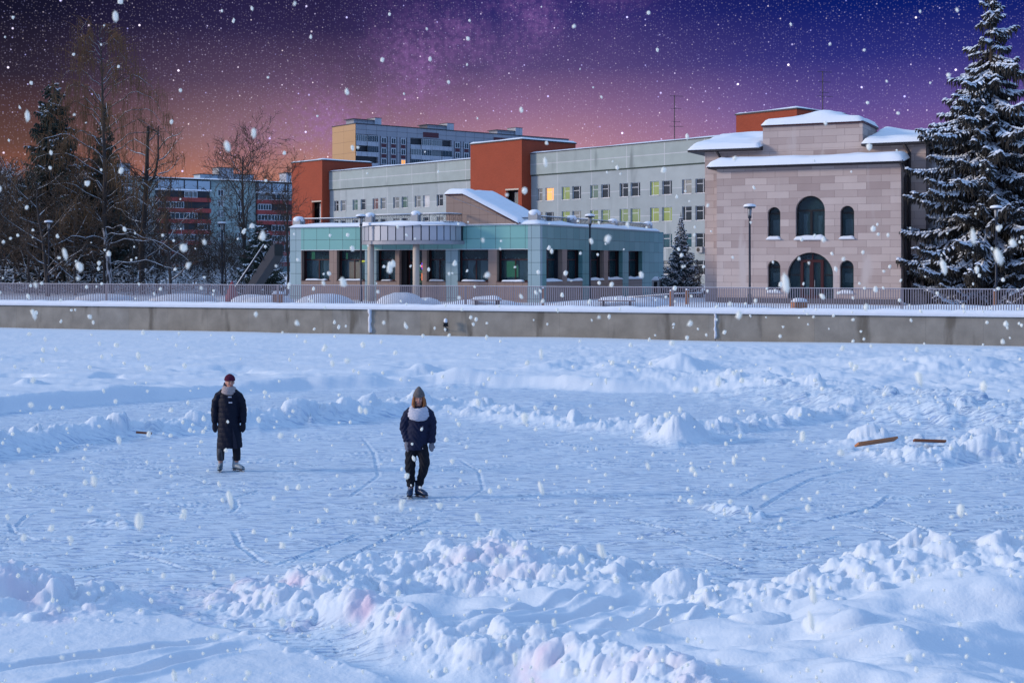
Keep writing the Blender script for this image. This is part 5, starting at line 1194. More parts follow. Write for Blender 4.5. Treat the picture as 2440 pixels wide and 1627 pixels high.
# the dense wood behind, one mass
def wood():
    rs = random.Random(9); vs_, fs_ = [], []; off = 0; V0 = []
    for s in range(3):
        A, B = bare_tree(60 + s, 7.0, .38, .10, 3, .4, .25, (6, 6, 5), 0, .08, (4, 3, 3, 3), .024)
        V = np.array(A.v + B.v); Fq = np.array([f for f in A.f if len(f) == 4] + [tuple(k + len(A.v) for k in f) for f in B.f if len(f) == 4]); V0.append((V, Fq))
    for i in range(230):
        V, Fq = V0[i % 3]; a = rs.uniform(0, 6.28); px = rs.uniform(-420, 352); Y = rs.uniform(117, 150); k = rs.uniform(.75, 1.2) * (1.18 if px < 250 else 1.0); X = (px - CX) / FPX * Y
        c, s = math.cos(a) * k, math.sin(a) * k; W_ = np.stack([V[:, 0] * c - V[:, 1] * s + X, V[:, 0] * s + V[:, 1] * c + Y, V[:, 2] * k + GZ], 1); vs_.append(W_); fs_.append(Fq + off); off += len(V)
    for i in range(60):
        V, Fq = V0[i % 3]; a = rs.uniform(0, 6.28); px = rs.uniform(340, 660); Y = rs.uniform(120, 150); k = rs.uniform(.35, .6); X = (px - CX) / FPX * Y
        c, s = math.cos(a) * k, math.sin(a) * k; W_ = np.stack([V[:, 0] * c - V[:, 1] * s + X, V[:, 0] * s + V[:, 1] * c + Y, V[:, 2] * k + GZ], 1); vs_.append(W_); fs_.append(Fq + off); off += len(V)
    o = np_mesh('woodland', np.concatenate(vs_), np.concatenate(fs_), m_bark, None, False); tag(o, 'dense dark leafless wood behind the trees on the left', 'woodland', None, 'stuff')
wood()
# dark undergrowth: evergreen shrubs and litter low in the belt
def scrub():
    rs = np.random.RandomState(4); n = 9000; px = rs.uniform(-420, 655, n); Y = rs.uniform(101, 124, n); top = np.where(px < 330, 3.4, 2.6) * (0.6 + .5 * perlin(px * .02, Y * .2, 3)); z = GZ + rs.rand(n) * top
    P = np.stack([(px - CX) / FPX * Y, Y, z], 1); D = rs.normal(0, 1, (n, 3)); D[:, 2] = np.abs(D[:, 2]) * .5; V, Fc = spindles(P, D, rs.uniform(.3, .9, n), rs.uniform(.03, .09, n), .5); o = np_mesh('undergrowth', V, Fc, m_bark, None, False); tag(o, 'dark low undergrowth beneath the trees on the left', 'undergrowth', None, 'stuff')
scrub()
# dry shrub behind the blue spruce
bare('bare_bush', 'dry snow-dusted bush right behind the young blue spruce', 13.0, 93, seed=21, H=2.2, spread=.7, trunk_r=.04, levels=3, up=.1, kids=(8, 6, 5), first=.0, rmin=.012, bend=.5)

# ------------------------------------------------------------------ street lamps
def lamp(X, Y, label, h=5.35):
    t = thing('street_lamp', label, 'street lamp', (X, Y, GZ), 0, 'flat-topped street lamps behind the fence')
    MB().lathe([(.085, -.05), (.08, .8), (.06, .82), (.055, h - .62), (.09, h - .60), (.10, h - .50), (.05, h - .48)], 0, 0, 12).build('pole', m_dark, t, True)
    q = MB()
    for k in range(3): a = k * 2.094 + .4; q.tube([(.09 * math.cos(a), .09 * math.sin(a), h - .5), (.12 * math.cos(a), .12 * math.sin(a), h - .06)], .012, 5)
    q.build('strut', m_dark, t); MB().lathe([(.07, h - .5), (.10, h - .2), (.10, h - .08)], 0, 0, 14).build('diffuser', m_grey, t, True)
    MB().lathe([(.26, h - .08), (.30, h - .05), (.28, h - .01)], 0, 0, 20).build('cap', m_dark, t, True)
    MB().lathe([(.31, h - .01), (.33, h + .04), (.26, h + .11), (.10, h + .14), (.01, h + .145)], 0, 0, 20).build('snow_cap', m_snow, t, True)
def atp(px, Y): return (px - CX) / FPX * Y
for D_, Y, lb in ((1722, 69.7, 'dark lamp post in front of the pink stone building'), (2288, 71.4, 'lamp post in front of the big snowy spruce'), (1355, 84, 'dark lamp post in front of the right side of the teal cafe'),
                  (829, 84.5, 'dark lamp post beside the curved entrance canopy'), (510, 100, 'lamp post with a domed snow cap left of the round-crowned bare tree'), (112, 97, 'lamp post nearest the left edge, in front of the dark spruce')):
    lamp(atp(D_ * K, Y), Y, lb)

# ------------------------------------------------------------------ small things behind the fence
def planter(px, Y, w, h, lb):
    t = thing('wooden_planter', lb, 'planter', (atp(px, Y), Y, GZ), .15); q = MB(); n = 7
    for i in range(n): x = -w / 2 + w * i / n; q.box(x, x + w / n - .015, -.3, -.26, 0, h)
    q.box(-w / 2, w / 2, -.255, .3, 0, h - .02); q.build('box', m_wood, t); sn = MB(); sn.snow(-w / 2 - .03, w / 2 + .03, -.33, .33, lambda x, y: h, .2, 3, .1, .25, .2); sn.build('snow_cap', m_snow, t, True)
planter(662, 78, .62, .62, 'orange wooden planter under snow just left of the teal cafe, seen through the fence')
planter(1905, 64, .62, .58, 'orange wooden planter under snow in front of the arched stone doorway, seen through the fence')
def wpost(px, Y, lb, h=1.05):
    t = thing('wooden_post', lb, 'post', (atp(px, Y), Y, GZ), .1, 'orange wooden posts behind the fence'); MB().box(-.07, .07, -.07, .07, -.02, h).build('post', m_wood, t); sn = MB(); sn.snow(-.09, .09, -.09, .09, lambda x, y: h, .09, 1, .04, .08, .2); sn.build('snow_cap', m_snow, t, True)
for px, Y, lb in ((1600, 66, 'orange wooden post below the young blue spruce, left of its pair'), (1637, 68, 'orange wooden post below the young blue spruce, right of its pair'), (2370, 66, 'orange wooden post below the big snowy spruce'), (1294, 72, 'orange wooden post near the corner of the teal cafe')): wpost(px, Y, lb)
t = thing('covered_stall', 'small faded red pointed cover seen through the fence on the left', 'cover', (atp(553, 84), 84, GZ)); MB().lathe([(.42, 0), (.40, .35), (.26, .75), (.10, 1.15), (.02, 1.3)], 0, 0, 12).build('cover', m_redcloth, t, True)
def bench(px, Y, w, lb, rz=0):
    t = thing('park_bench', lb, 'bench', (atp(px, Y), Y, GZ), rz)
    MB().box(-w / 2, w / 2, -.2, .22, .40, .45).build('seat', m_plank, t)
    for s in (-1, 1): MB().box(s * w * .38 - .04, s * w * .38 + .04, -.18, .18, 0, .40).build('leg', m_dark, t)
    sn = MB(); sn.snow(-w / 2, w / 2, -.22, .24, lambda x, y: .45, .2, 2, .12, .18, .3); sn.build('seat_snow', m_snow, t, True)
bench(1470, 71, 1.9, 'low reddish bench under snow behind the fence below the lamp at the cafe side', -.3)
bench(1160, 72, 1.6, 'low bench buried in snow behind the fence in front of the wide cafe windows', -.3)
def handrail_ramp():
    t = thing('ramp_handrail', 'thin dark ramp handrail with snow on it leading to the two orange posts', 'handrail', (atp(1560, 72), 72, GZ), .1); q = MB(); q.tube([(-1.6, 0, .55), (.9, -1.2, .78), (2.2, -1.6, .82)], .025, 5)
    for p in ((-1.5, 0, .55), (-.3, -.6, .66), (.8, -1.15, .77)): q.tube([(p[0], p[1], 0), p], .02, 4)
    q.build('rail', m_dark, t); s = MB(); s.tube([(-1.6, 0, .585), (.9, -1.2, .815), (2.2, -1.6, .855)], .028, 5); s.build('rail_snow', m_snow, t, True)
handrail_ramp()
# heaps of shovelled snow behind the fence
heaps = MB()
for i, (px, Y, w, h) in enumerate(((775, 76, 1.7, .68), (955, 74, 1.4, .80), (1015, 75, .9, .5), (640, 80, 1.6, .5), (600, 82, 1.3, .5), (1150, 73, 2.4, .45), (1520, 72, 2.0, .65), (1700, 68, 3.5, .38), (2000, 66, 4.0, .36), (2250, 65, 3.5, .42), (2420, 64, 2.5, .45), (1400, 72, 2.4, .42), (440, 86, 2.2, .45), (250, 88, 2.0, .4))):
    heaps.blob((atp(px, Y), Y, GZ), (w, .9, h), 18, 12, i, .05)
o = heaps.build('snow_heaps', m_snow, None, True); tag(o, 'low heaps of shovelled snow behind the fence', 'snow', None, 'stuff')

# ------------------------------------------------------------------ planks half buried in the snow banks
def plank(px, py, z, L_, w, rz, rx, ry, mat, lb):
    X, Y = G(px, py, z); t = MB(); t.box(-L_ / 2, L_ / 2, -w / 2, w / 2, -.02, .02); o = t.build('plank', mat, None); o.location = (X, Y, z); o.rotation_euler = (rx, ry, rz); tag(o, lb, 'plank')
plank(2088, 1052, .25, .85, .20, .25, -.45, -.10, m_wood, 'orange-brown plank sticking out of the snow pile at the right')
plank(2215, 1050, .20, .62, .14, -.05, -.3, .03, m_plank, 'short dark brown plank lying flat in the snow on the far right')
plank(343, 1031, .17, .32, .05, .1, -.3, .10, m_plank, 'small dark reddish board in the snow bank behind the left skater')

# ------------------------------------------------------------------ people
def ell(mb, pts, rad, n=20, capr=True):
    """rings of (rx, ry) along a path; rx lies towards the side, ry to the front"""
    pts = [Vector(p) for p in pts]; b0 = len(mb.v)
    for i, p in enumerate(pts):
        t = (pts[min(i + 1, len(pts) - 1)] - pts[max(i - 1, 0)]).normalized(); x = Vector((1, 0, 0)); x = (x - t * x.dot(t))
        if x.length < .2: x = Vector((0, 1, 0)) - t * t.y
        x.normalize(); y = t.cross(x); r = rad[i]; r = r if hasattr(r, '__len__') else (r, r)
        for k in range(n):
            a = 2 * math.pi * k / n; q = p + x * (r[0] * math.cos(a)) + y * (r[1] * math.sin(a)); mb.v.append(tuple(q))
    for i in range(len(pts) - 1):
        for k in range(n): a0 = b0 + i * n + k; a1 = b0 + i * n + (k + 1) % n; mb.face((a0, a1, a1 + n, a0 + n))
    mb.face(tuple(range(b0 + n - 1, b0 - 1, -1))); e = b0 + (len(pts) - 1) * n; mb.face(tuple(range(e, e + n)))
def fuse(mb, name, mat, parent, vox=.012, sm=3, fn=None):
    o = mb.build('tmp', mat, None); m = o.modifiers.new('r', 'REMESH'); m.mode = 'VOXEL'; m.voxel_size = vox; m.use_smooth_shade = True
    s = o.modifiers.new('s', 'SMOOTH'); s.iterations = sm; s.factor = .5
    dg = bpy.context.evaluated_depsgraph_get(); me = bpy.data.meshes.new_from_object(o.evaluated_get(dg)); me.name = name
    if not me.materials: me.materials.append(mat)
    if fn:
        n = len(me.vertices); co = np.empty(n * 3, np.float32); no = np.empty(n * 3, np.float32); me.vertices.foreach_get('co', co); me.vertices.foreach_get('normal', no)
        co = co.reshape(-1, 3); no = no.reshape(-1, 3); co = co + no * fn(co)[:, None]; me.vertices.foreach_set('co', co.astype(np.float32).ravel()); me.update()
    me.polygons.foreach_set('use_smooth', [True] * len(me.polygons))
    bpy.data.objects.remove(o); r = bpy.data.objects.new(name, me); COL.objects.link(r); r.parent = parent; return r
m_skin = M('skin', (.50, .25, .19), .55, .06, 20); m_lip = M('lips', (.35, .07, .07), .5, 0); m_eye = M('eyes', (.03, .02, .02), .3, 0)
m_navy = M('navy_coat', (.008, .012, .040), .8, .25, 12, .4, 60); m_quilt = M('quilted_coat', (.006, .008, .020), .6, .2, 10, .3, 40, spec=.15); m_trou = M('dark_trousers', (.007, .008, .014), .9, .25, 14, .4, 60)
m_trouc = M('camouflage_trousers', (.03, .032, .04), .8, .2, 14, stain=((.12, .12, .13), 14, .5, .6)); m_scarfw = M('white_wool', (.52, .52, .60), .95, .12, 30, .6, 70); m_scarfb = M('beige_wool', (.40, .33, .33), .95, .15, 30, .8, 60)
m_hatg = M('grey_knit', (.17, .15, .15), .95, .3, 30, .8, 80, stretch=(.3, .3, 3)); m_hatm = M('maroon_knit', (.085, .008, .035), .95, .2, 30, .8, 80); m_hair = M('copper_hair', (.30, .11, .035), .6, .3, 18, stretch=(3, 3, .5)); m_hood = M('dark_lining', (.012, .014, .03), .9, .2, 8)
m_mit = M('grey_mitten', (.22, .21, .24), .95, .2, 30, .6, 60); m_mitd = M('black_mitten', (.012, .012, .022), .9, .2, 30); m_bootb = M('blue_boot', (.014, .035, .085), .4, .2, 9, spec=.5); m_bootg = M('pale_boot', (.24, .29, .33), .5, .2, 14, spec=.5, stain=((.05, .08, .11), 22, .52, .6))
m_steel = M('steel_blade', (.35, .33, .33), .3, .1, metal=.8); m_sole = M('boot_sole', (.03, .03, .035), .6, .1); m_rust = M('coppery_blade', (.30, .17, .13), .35, .1, metal=.6)
def mitten(mb, w, d, s, ln=.17, r=.042):
    """palm with a curled end and a thumb leaving the inner side near its base"""
    w, d = Vector(w), Vector(d).normalized(); inn = Vector((-s, -.35, 0)).normalized()
    ell(mb, [w - d * .02, w + d * ln * .3, w + d * ln * .6, w + d * ln * .85 + inn * .008, w + d * ln + inn * .02], [(r * .85, r * .62), (r * 1.08, r * .7), (r * 1.05, r * .68), (r * .8, r * .55), (r * .38, r * .3)], 14)
    ell(mb, [w + d * ln * .18 + inn * r * .5, w + d * ln * .42 + inn * r * 1.25, w + d * ln * .62 + inn * r * 1.3], [r * .36, r * .34, r * .2], 10)
def skate(par, x, y, ang, boot, blade, top=.26, pitch=0):
    b = bpy.data.objects.new('skate', None); COL.objects.link(b); b.parent = par; b.location = (x, y, 0); b.rotation_euler = (0, 0, ang)      # toe points to -y
    b2 = MB(); ell(b2, [(0, .035, top), (0, .03, .19), (0, .035, .12), (0, .04, .055)], [(.052, .06), (.048, .056), (.046, .06), (.04, .055)], 16)
    ell(b2, [(0, .085, .075), (0, .03, .09), (0, -.05, .09), (0, -.12, .075), (0, -.165, .065), (0, -.185, .06)], [(.032, .035), (.042, .05), (.046, .045), (.047, .034), (.036, .026), (.012, .01)], 16)
    bo = fuse(b2, 'boot', boot, b, .007, 2); q = MB(); q.box(-.035, .035, -.175, .095, .032, .046); q.build('sole', m_sole, bo)
    lc = MB()
    for i in range(6): z = .10 + .026 * i; yy = -.075 + .009 * i * 1.3 + max(0, i - 2) * .012; lc.tube([(-.028, yy + .012, z), (0, yy - .004, z + .004), (.028, yy + .012, z)], .0035, 4)
    lc.build('laces', m_scarfw, bo, True)
    k = MB(); k.box(-.003, .003, -.19, .10, .002, .016); k.box(-.012, .012, -.13, -.08, .016, .034); k.box(-.012, .012, .03, .08, .016, .034); k.tube([(0, -.185, .006), (0, -.198, .02), (0, -.175, .034)], .004, 5); k.build('blade', blade, b)
    return b
def head(bm_, c, yaw, tilt=0):
    """skull, jaw, nose, ears in the body mesh; the face points to -y turned by yaw"""
    t = MB(); t.blob((0, 0, .015), (.074, .092, .098), 22, 16); ell(t, [(0, -.02, -.03), (0, -.028, -.075), (0, -.036, -.108)], [(.058, .062), (.045, .05), (.022, .022)], 16)
    t.blob((0, -.095, -.012), (.011, .018, .022), 10, 8); t.blob((0, -.088, .012), (.008, .012, .02), 8, 6); t.blob((0, -.078, .03), (.045, .018, .012), 12, 8)
    t.blob((.035, -.072, -.02), (.02, .016, .018), 10, 8); t.blob((-.035, -.072, -.02), (.02, .016, .018), 10, 8); t.blob((0, -.082, -.052), (.022, .012, .012), 10, 8)
    for s in (-1, 1): t.blob((s * .076, .0, -.005), (.009, .018, .03), 8, 6)
    R_ = Matrix.Rotation(yaw, 3, 'Z') @ Matrix.Rotation(tilt, 3, 'X'); off = len(bm_.v)
    bm_.v += [tuple(R_ @ Vector(v) + Vector(c)) for v in t.v]; bm_.f += [tuple(i + off for i in f) for f in t.f]; bm_.m += [0] * len(t.f); return R_
def face(par, c, R_):
    q = MB(); 
    for s in (-1, 1): q.blob(tuple(R_ @ Vector((s * .031, -.089, .008)) + Vector(c)), (.011, .006, .006), 8, 6)
    q.build('eyes', m_eye, par, True); q = MB()
    for s in (-1, 1): q.tube([tuple(R_ @ Vector((s * .018, -.094, .026)) + Vector(c)), tuple(R_ @ Vector((s * .034, -.093, .031)) + Vector(c)), tuple(R_ @ Vector((s * .05, -.082, .026)) + Vector(c))], [.002, .003, .002], 5)
    q.build('eyebrows', m_hood, par, True); q = MB(); q.blob(tuple(R_ @ Vector((0, -.094, -.050)) + Vector(c)), (.020, .006, .006), 10, 6); q.build('lips', m_lip, par, True)
def blob_r(mb, c, rad, R_, o, n=14, m=10):
    t = MB(); t.blob((0, 0, 0), rad, n, m); off = len(mb.v); mb.v += [tuple(R_ @ (Vector(v) + Vector(o)) + Vector(c)) for v in t.v]; mb.f += [tuple(i + off for i in f) for f in t.f]; mb.m += [0] * len(t.f)
def person(px, py, label, **s):
    X, Y = G(px, py); z0 = HF(X, Y); t = thing('person', label, 'person', (X, Y, z0 + .002), s.get('yaw', 0)); return t
# --- right-hand skater: navy jacket, grey knit cap, white snood
pb = person(998, 1186, 'skater in a navy jacket, grey knit cap and wide white scarf standing on the ice')
b = MB(); hc = (.003, -.03, 1.565)
ell(b, [(-.04, 0, .80), (-.02, 0, .95), (0, 0, 1.10), (0, 0, 1.25), (0, 0, 1.36), (0, -.01, 1.42)], [(.14, .10), (.13, .10), (.13, .09), (.15, .09), (.13, .08), (.055, .055)]); ell(b, [(0, -.01, 1.38), (.002, -.02, 1.52)], [(.05, .05), (.048, .05)])
LEGS = (((-.10, 0, .84), (-.135, -.03, .52), (-.13, .01, .14)), ((.03, 0, .84), (.098, -.07, .53), (.015, .03, .16)))
ARMS = (((-.17, 0, 1.34), (-.235, .02, 1.09), (-.175, -.06, .89)), ((.17, 0, 1.34), (.205, .03, 1.09), (.205, -.03, .86)))
for h_, k_, a_ in LEGS: ell(b, [h_, k_, a_], [.075, .055, .035], 14)
for h_, k_, a_ in ARMS:
    ell(b, [h_, k_, a_], [.045, .04, .026], 12); d = (Vector(a_) - Vector(k_)).normalized()
    for f_ in range(4): v = Vector(a_) + d * .06 + Vector(((f_ - 1.5) * .012, 0, 0)); ell(b, [v, v + d * (.05 + .01 * (f_ in (1, 2)))], [.007, .005], 6)
R_ = head(b, hc, .04, .05); body = fuse(b, 'body', m_skin, pb, .0075, 1); face(body, hc, R_)
c = MB(); ell(c, [(-.045, 0, .755), (-.045, 0, .80), (-.035, 0, .95), (-.015, 0, 1.08), (0, 0, 1.22), (0, 0, 1.33), (0, -.005, 1.40), (0, -.01, 1.45)], [(.178, .135), (.182, .14), (.18, .14), (.172, .135), (.178, .13), (.17, .12), (.12, .10), (.07, .07)], 26)
for h_, k_, a_ in ARMS: m1 = Vector(h_).lerp(Vector(k_), .5) + Vector((.012 * (1 if h_[0] > 0 else -1), 0, 0)); sg = 1 if h_[0] > 0 else -1; ell(c, [(sg * .03, 0, 1.42), (sg * .10, 0, 1.385), Vector(h_) + Vector((0, 0, -.02)), m1, k_, a_], [(.05, .07), (.07, .085), (.078, .088), .080, .077, .060], 16)
def wr(co): return .004 * np.sin(co[:, 2] * 70 + 9 * np.sin(co[:, 0] * 14)) * sstep(1.36, 1.2, co[:, 2]) + .003 * np.sin(co[:, 0] * 60 + co[:, 2] * 40)
jk = fuse(c, 'jacket', m_navy, pb, .009, 3, wr)
q = MB(); q.blob((.072, -.150, 1.13), (.008, .006, .008), 8, 6); q.blob((.072, -.152, .79), (.007, .006, .007), 8, 6); q.build('button', m_scarfw, jk, True)
c = MB(); ell(c, [(-.04, 0, .90), (-.04, 0, .80)], [(.155, .12), (.165, .125)], 24)
ell(c, [(-.105, 0, .84), (-.125, -.01, .66), (-.135, -.03, .52), (-.135, -.02, .38), (-.13, .01, .25), (-.13, .015, .17)], [(.100, .115), (.092, .10), (.085, .09), (.078, .08), (.070, .075), (.058, .064)], 20)
ell(c, [(.035, 0, .84), (.072, -.03, .68), (.098, -.07, .54), (.066, -.03, .40), (.025, .01, .27), (.012, .02, .19)], [(.100, .115), (.092, .10), (.083, .088), (.070, .078), (.060, .068), (.056, .063)], 20)
fuse(c, 'trousers', m_trou, pb, .009, 3, lambda co: .005 * np.sin(co[:, 2] * 55 + 8 * np.sin(co[:, 0] * 20 + co[:, 1] * 9)))
skate(pb, -.135, .0, -.05, m_bootb, m_steel); skate(pb, .010, .015, .78, m_bootb, m_rust)
for s_, (h_, k_, a_) in ((-1, ARMS[0]), (1, ARMS[1])):
    c = MB(); d = Vector(a_) - Vector(k_); mitten(c, a_, (d.x * .2 + s_ * -.03, -.1, -1), -s_ if s_ > 0 else -1, .165 if s_ < 0 else .13, .047 if s_ < 0 else .04); fuse(c, 'mitten', m_mit, pb, .006, 2)
c = MB(); n = 26
def ring_scarf(cz, rx, ry, tilt, prof, x0=0, y0=-.01, nn=28):
    m_ = MB(); b0 = 0
    for (dr, dz) in prof:
        for k in range(nn):
            a = 2 * math.pi * k / nn; fr = (1 - math.sin(a)) / 2          # 1 at the front
            m_.v.append((x0 + (rx + dr) * math.cos(a), y0 + (ry + dr) * math.sin(a) - .02 * fr, cz + dz * (1 + .2 * fr) - tilt * fr + .006 * math.sin(3 * a + dz * 60)))
    L_ = len(prof)
    for i in range(L_):
        for k in range(nn): a0 = i * nn + k; a1 = i * nn + (k + 1) % nn; j = (i + 1) % L_; m_.face((a0, a1, j * nn + (k + 1) % nn, j * nn + k))
    return m_
sc = ring_scarf(1.405, .112, .105, .085, [(-.035, .075), (.0, .085), (.040, .055), (.066, -.0), (.070, -.05), (.040, -.085), (-.01, -.06), (-.035, 0)])
fuse(sc, 'scarf', m_scarfw, pb, .008, 3, lambda co: .003 * np.sin(co[:, 2] * 130 + 4 * np.sin(co[:, 0] * 15)))
c = MB(); blob_r(c, hc, (.094, .108, .075), R_, (0, .012, .055)); 
for f_, (rr_, zz_) in enumerate(((.096, .045), (.088, .09), (.066, .13), (.042, .162), (.020, .185))): pass
t2 = MB(); ell(t2, [(0, .008, .028), (0, .008, .06), (0, .012, .10), (0, .016, .14), (.003, .02, .17), (.006, .02, .188)], [(.097, .108), (.096, .107), (.080, .088), (.056, .06), (.034, .036), (.016, .016)], 22)
off = len(c.v); c.v += [tuple(R_ @ Vector(v) + Vector(hc)) for v in t2.v]; c.f += [tuple(i + off for i in f) for f in t2.f]; c.m += [0] * len(t2.f)
fuse(c, 'knit_cap', m_hatg, pb, .007, 2, lambda co: .0025 * np.sin(co[:, 2] * 420))
c = MB()
for s_ in (-1, 1):
    ell(c, [tuple(R_ @ Vector((s_ * .070, -.03, .04)) + Vector(hc)), tuple(R_ @ Vector((s_ * .084, -.035, -.03)) + Vector(hc)), tuple(R_ @ Vector((s_ * .088, -.045, -.085)) + Vector(hc)), tuple(R_ @ Vector((s_ * .07, -.06, -.135)) + Vector(hc))], [(.018, .04), (.024, .045), (.026, .042), (.012, .02)], 14)
ell(c, [tuple(R_ @ Vector((-.08, -.0, -.02)) + Vector(hc)), tuple(R_ @ Vector((0, .075, -.03)) + Vector(hc)), tuple(R_ @ Vector((.08, -.0, -.02)) + Vector(hc))], [.03, .035, .03], 12)
fuse(c, 'hair', m_hair, pb, .006, 2, lambda co: .003 * np.sin(co[:, 1] * 260 + co[:, 0] * 200))
c = MB(); ell(c, [(0, .04, 1.38), (0, .065, 1.46), (0, .075, 1.56)], [(.12, .075), (.125, .07), (.105, .05)], 22); fuse(c, 'hood', m_navy, pb, .009, 3)
# --- left-hand skater: long dark quilted coat, maroon cap, beige scarf
pa = person(545, 1124, 'skater in a long dark quilted coat, maroon cap and beige scarf, looking to the side')
b = MB(); hc = (.026, -.03, 1.585)
ell(b, [(.0, 0, .80), (0, 0, .95), (0, 0, 1.10), (0, 0, 1.25), (0, 0, 1.38), (.005, -.01, 1.44)], [(.15, .10), (.14, .10), (.13, .09), (.15, .09), (.13, .08), (.055, .055)]); ell(b, [(.005, -.01, 1.40), (.022, -.02, 1.54)], [(.05, .05), (.048, .05)])
LEGA = (((-.09, 0, .84), (-.12, -.01, .50), (-.15, .01, .14)), ((.09, 0, .84), (.12, -.02, .50), (.14, .01, .16)))
ARMA = (((-.18, 0, 1.36), (-.252, .03, 1.11), (-.245, -.02, .86)), ((.18, 0, 1.36), (.245, .03, 1.11), (.262, -.01, .86)))
for h_, k_, a_ in LEGA: ell(b, [h_, k_, a_], [.075, .055, .038], 14)
for h_, k_, a_ in ARMA:
    ell(b, [h_, k_, a_], [.045, .04, .026], 12); d = (Vector(a_) - Vector(k_)).normalized()
    for f_ in range(4): v = Vector(a_) + d * .06 + Vector(((f_ - 1.5) * .012, 0, 0)); ell(b, [v, v + d * (.05 + .01 * (f_ in (1, 2)))], [.007, .005], 6)
R_ = head(b, hc, .42, .0); body = fuse(b, 'body', m_skin, pa, .0075, 1); face(body, hc, R_)
c = MB(); ell(c, [(.02, 0, .42), (.018, 0, .50), (.012, 0, .65), (.004, 0, .80), (0, 0, .95), (0, 0, 1.10), (0, 0, 1.24), (0, 0, 1.35), (0, -.005, 1.42), (.005, -.01, 1.47)], [(.228, .165), (.225, .165), (.212, .16), (.196, .155), (.182, .15), (.178, .145), (.186, .14), (.178, .125), (.125, .10), (.07, .07)], 28)
for h_, k_, a_ in ARMA: m1 = Vector(h_).lerp(Vector(k_), .5) + Vector((.014 * (1 if h_[0] > 0 else -1), 0, 0)); sg = 1 if h_[0] > 0 else -1; ell(c, [(sg * .03, 0, 1.44), (sg * .10, 0, 1.405), Vector(h_) + Vector((0, 0, -.02)), m1, k_, a_], [(.05, .07), (.068, .085), (.075, .085), .076, .072, .058], 16)
def quilt(co): return .006 * (np.abs(np.sin(co[:, 2] * 36)) ** .6 - .6) * sstep(1.42, 1.3, co[:, 2]) + .003 * np.sin(co[:, 0] * 50 + co[:, 2] * 23)
cu_ = fuse(c, 'coat', m_quilt, pa, .009, 2, quilt)
q = MB(); q.box(.020, .082, -.160, -.148, 1.327, 1.347); q.box(.032, .094, -.163, -.150, 1.228, 1.248); q.build('reflective_strap', m_scarfw, cu_)
q = MB(); q.prism([(.12, .42), (.19, .42), (.15, .62), (.10, .80)], -.175, -.155); q.build('coat_slit', m_hood, cu_)
for k_, (x_, mt) in enumerate(((-.148, m_trouc), (.142, m_trou))):
    c = MB(); ell(c, [(x_ * .8, 0, .62), (x_ * .95, 0, .42), (x_, .01, .30), (x_, .02, .19)], [.082, .074, .070, .064], 18); fuse(c, 'trouser_leg', mt, pa, .008, 2)
skate(pa, -.150, .0, .12, m_bootg, m_steel); skate(pa, .140, .01, .98, m_bootg, m_steel)
for s_, (h_, k_, a_) in ((-1, ARMA[0]), (1, ARMA[1])):
    c = MB(); mitten(c, a_, (.03 if s_ < 0 else -.02, -.06, -1), s_, .165, .045); fuse(c, 'mitten', m_mitd, pa, .006, 2)
sc = ring_scarf(1.465, .085, .085, .02, [(-.03, .05), (.0, .062), (.028, .045), (.045, .0), (.046, -.04), (.025, -.066), (-.01, -.05), (-.03, 0)], .006); fuse(sc, 'scarf', m_scarfb, pa, .008, 2, lambda co: .005 * np.sin(co[:, 2] * 105 + 26 * co[:, 0]))
c = MB(); t2 = MB(); ell(t2, [(0, .01, .026), (0, .01, .055), (0, .014, .09), (0, .018, .12), (0, .02, .142), (0, .02, .152)], [(.093, .106), (.096, .108), (.088, .098), (.066, .074), (.036, .04), (.012, .014)], 22)
c.v += [tuple(R_ @ Vector(v) + Vector(hc)) for v in t2.v]; c.f += t2.f; c.m += [0] * len(t2.f); fuse(c, 'knit_cap', m_hatm, pa, .007, 2, lambda co: .0015 * np.sin(np.arctan2(co[:, 1], co[:, 0] - .026) * 40))
c = MB(); ell(c, [(-.03, .05, 1.40), (-.035, .07, 1.48), (-.03, .075, 1.575)], [(.10, .065), (.095, .055), (.07, .04)], 20); fuse(c, 'hood', m_navy, pa, .009, 3)

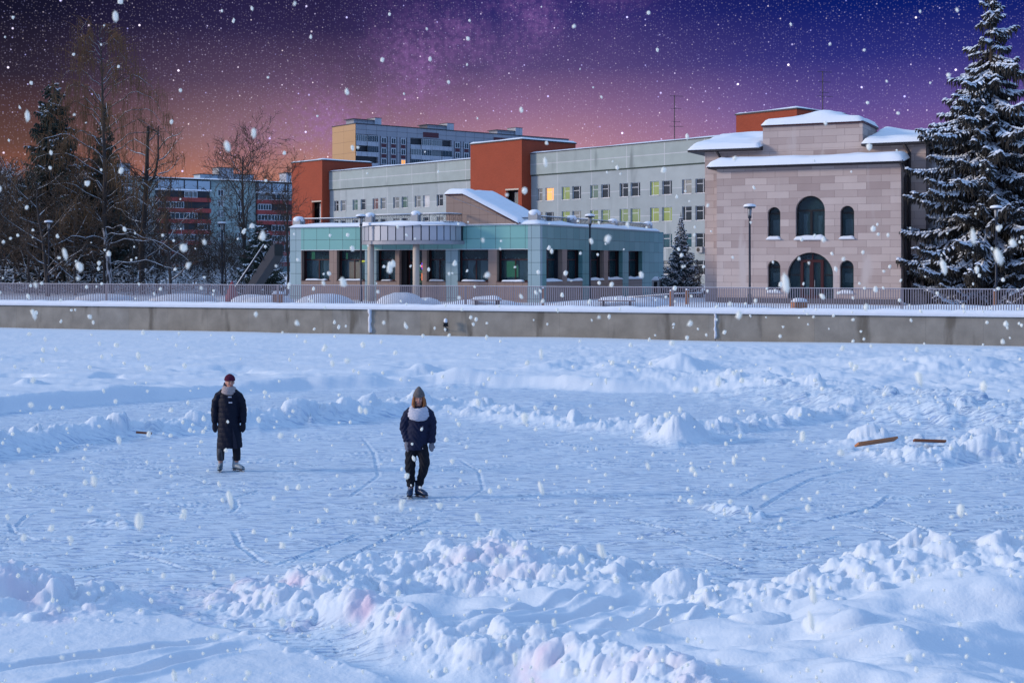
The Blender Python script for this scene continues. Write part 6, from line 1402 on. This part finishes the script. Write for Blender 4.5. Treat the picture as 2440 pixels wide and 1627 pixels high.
# ------------------------------------------------------------------ falling snow: small clumps of flakes in the air before the viewer
def flakes():
    rs = np.random.RandomState(21); bm_ = bmesh.new(); bmesh.ops.create_icosphere(bm_, subdivisions=1, radius=1); V0 = np.array([v.co[:] for v in bm_.verts]); F0 = np.array([[v.index for v in f.verts] for f in bm_.faces]); bm_.free()
    n = 2100; d = 3.0 + 8.5 * rs.rand(n) ** .7; x = rs.uniform(-.52, .52, n) * d * 1.15
    e = np.where(rs.rand(n) < .92, rs.uniform(-.36, .03, n), rs.uniform(.02, .22, n)); z = CAMH + e * d; r = rs.uniform(.0045, .0100, n) * (.75 + d * .06)
    st = 1 + .5 * rs.rand(n); C = np.stack([x, d, z], 1); k = z > .3; 
    nb = 60; db = rs.uniform(2.8, 4.6, nb); xb = rs.uniform(-.5, .5, nb) * db; eb = np.where(rs.rand(nb) < .88, rs.uniform(-.36, .02, nb), rs.uniform(0, .2, nb)); Cb = np.stack([xb, db, CAMH + eb * db], 1); rb = rs.uniform(.006, .0095, nb); sb = rs.uniform(1.6, 3.0, nb)
    C = np.concatenate([C[k], Cb]); r = np.concatenate([r[k], rb]); st = np.concatenate([st[k], sb]); far_ = np.ones(len(C), bool)
    for hx, hy in ((-5.04 / 23.98, -2.15 / 23.98), (-1.48 / 21.33, -2.17 / 21.33)): far_ &= np.hypot(C[:, 0] / C[:, 1] - hx, (C[:, 2] - CAMH) / C[:, 1] - hy) > .010   # leave both faces clear
    C, r, st = C[far_], r[far_], st[far_]; m = len(C); ta = rs.uniform(-.30, .05, m)
    jit = 1 + rs.uniform(-.32, .32, (m, len(V0), 1)); V = V0[None] * jit * r[:, None, None]; V[:, :, 2] *= st[:, None]; V[:, :, 0] += V[:, :, 2] * ta[:, None] * (st[:, None] > 1.4); V = V + C[:, None, :]
    Fc = F0[None] + (np.arange(m) * len(V0))[:, None, None]; o = np_mesh('falling_snow', V.reshape(-1, 3), Fc.reshape(-1, 3), m_flake, None, True); tag(o, 'white snowflakes falling through the air', 'snowflakes', None, 'stuff')
def m_fl():
    m = bpy.data.materials.new('snowflake'); m.use_nodes = True; global nt; nt = m.node_tree; nt.nodes.remove(nt.nodes['Principled BSDF'])
    a = N('ShaderNodeBsdfDiffuse'); a.inputs[0].default_value = (.98, .98, .92, 1); b = N('ShaderNodeBsdfTranslucent'); b.inputs[0].default_value = (.98, .98, .92, 1)
    x = N('ShaderNodeMixShader'); x.inputs[0].default_value = .5; L(a.outputs[0], x.inputs[1]); L(b.outputs[0], x.inputs[2]); L(x.outputs[0], nt.nodes['Material Output'].inputs[0]); return m
m_flake = m_fl()
flakes()
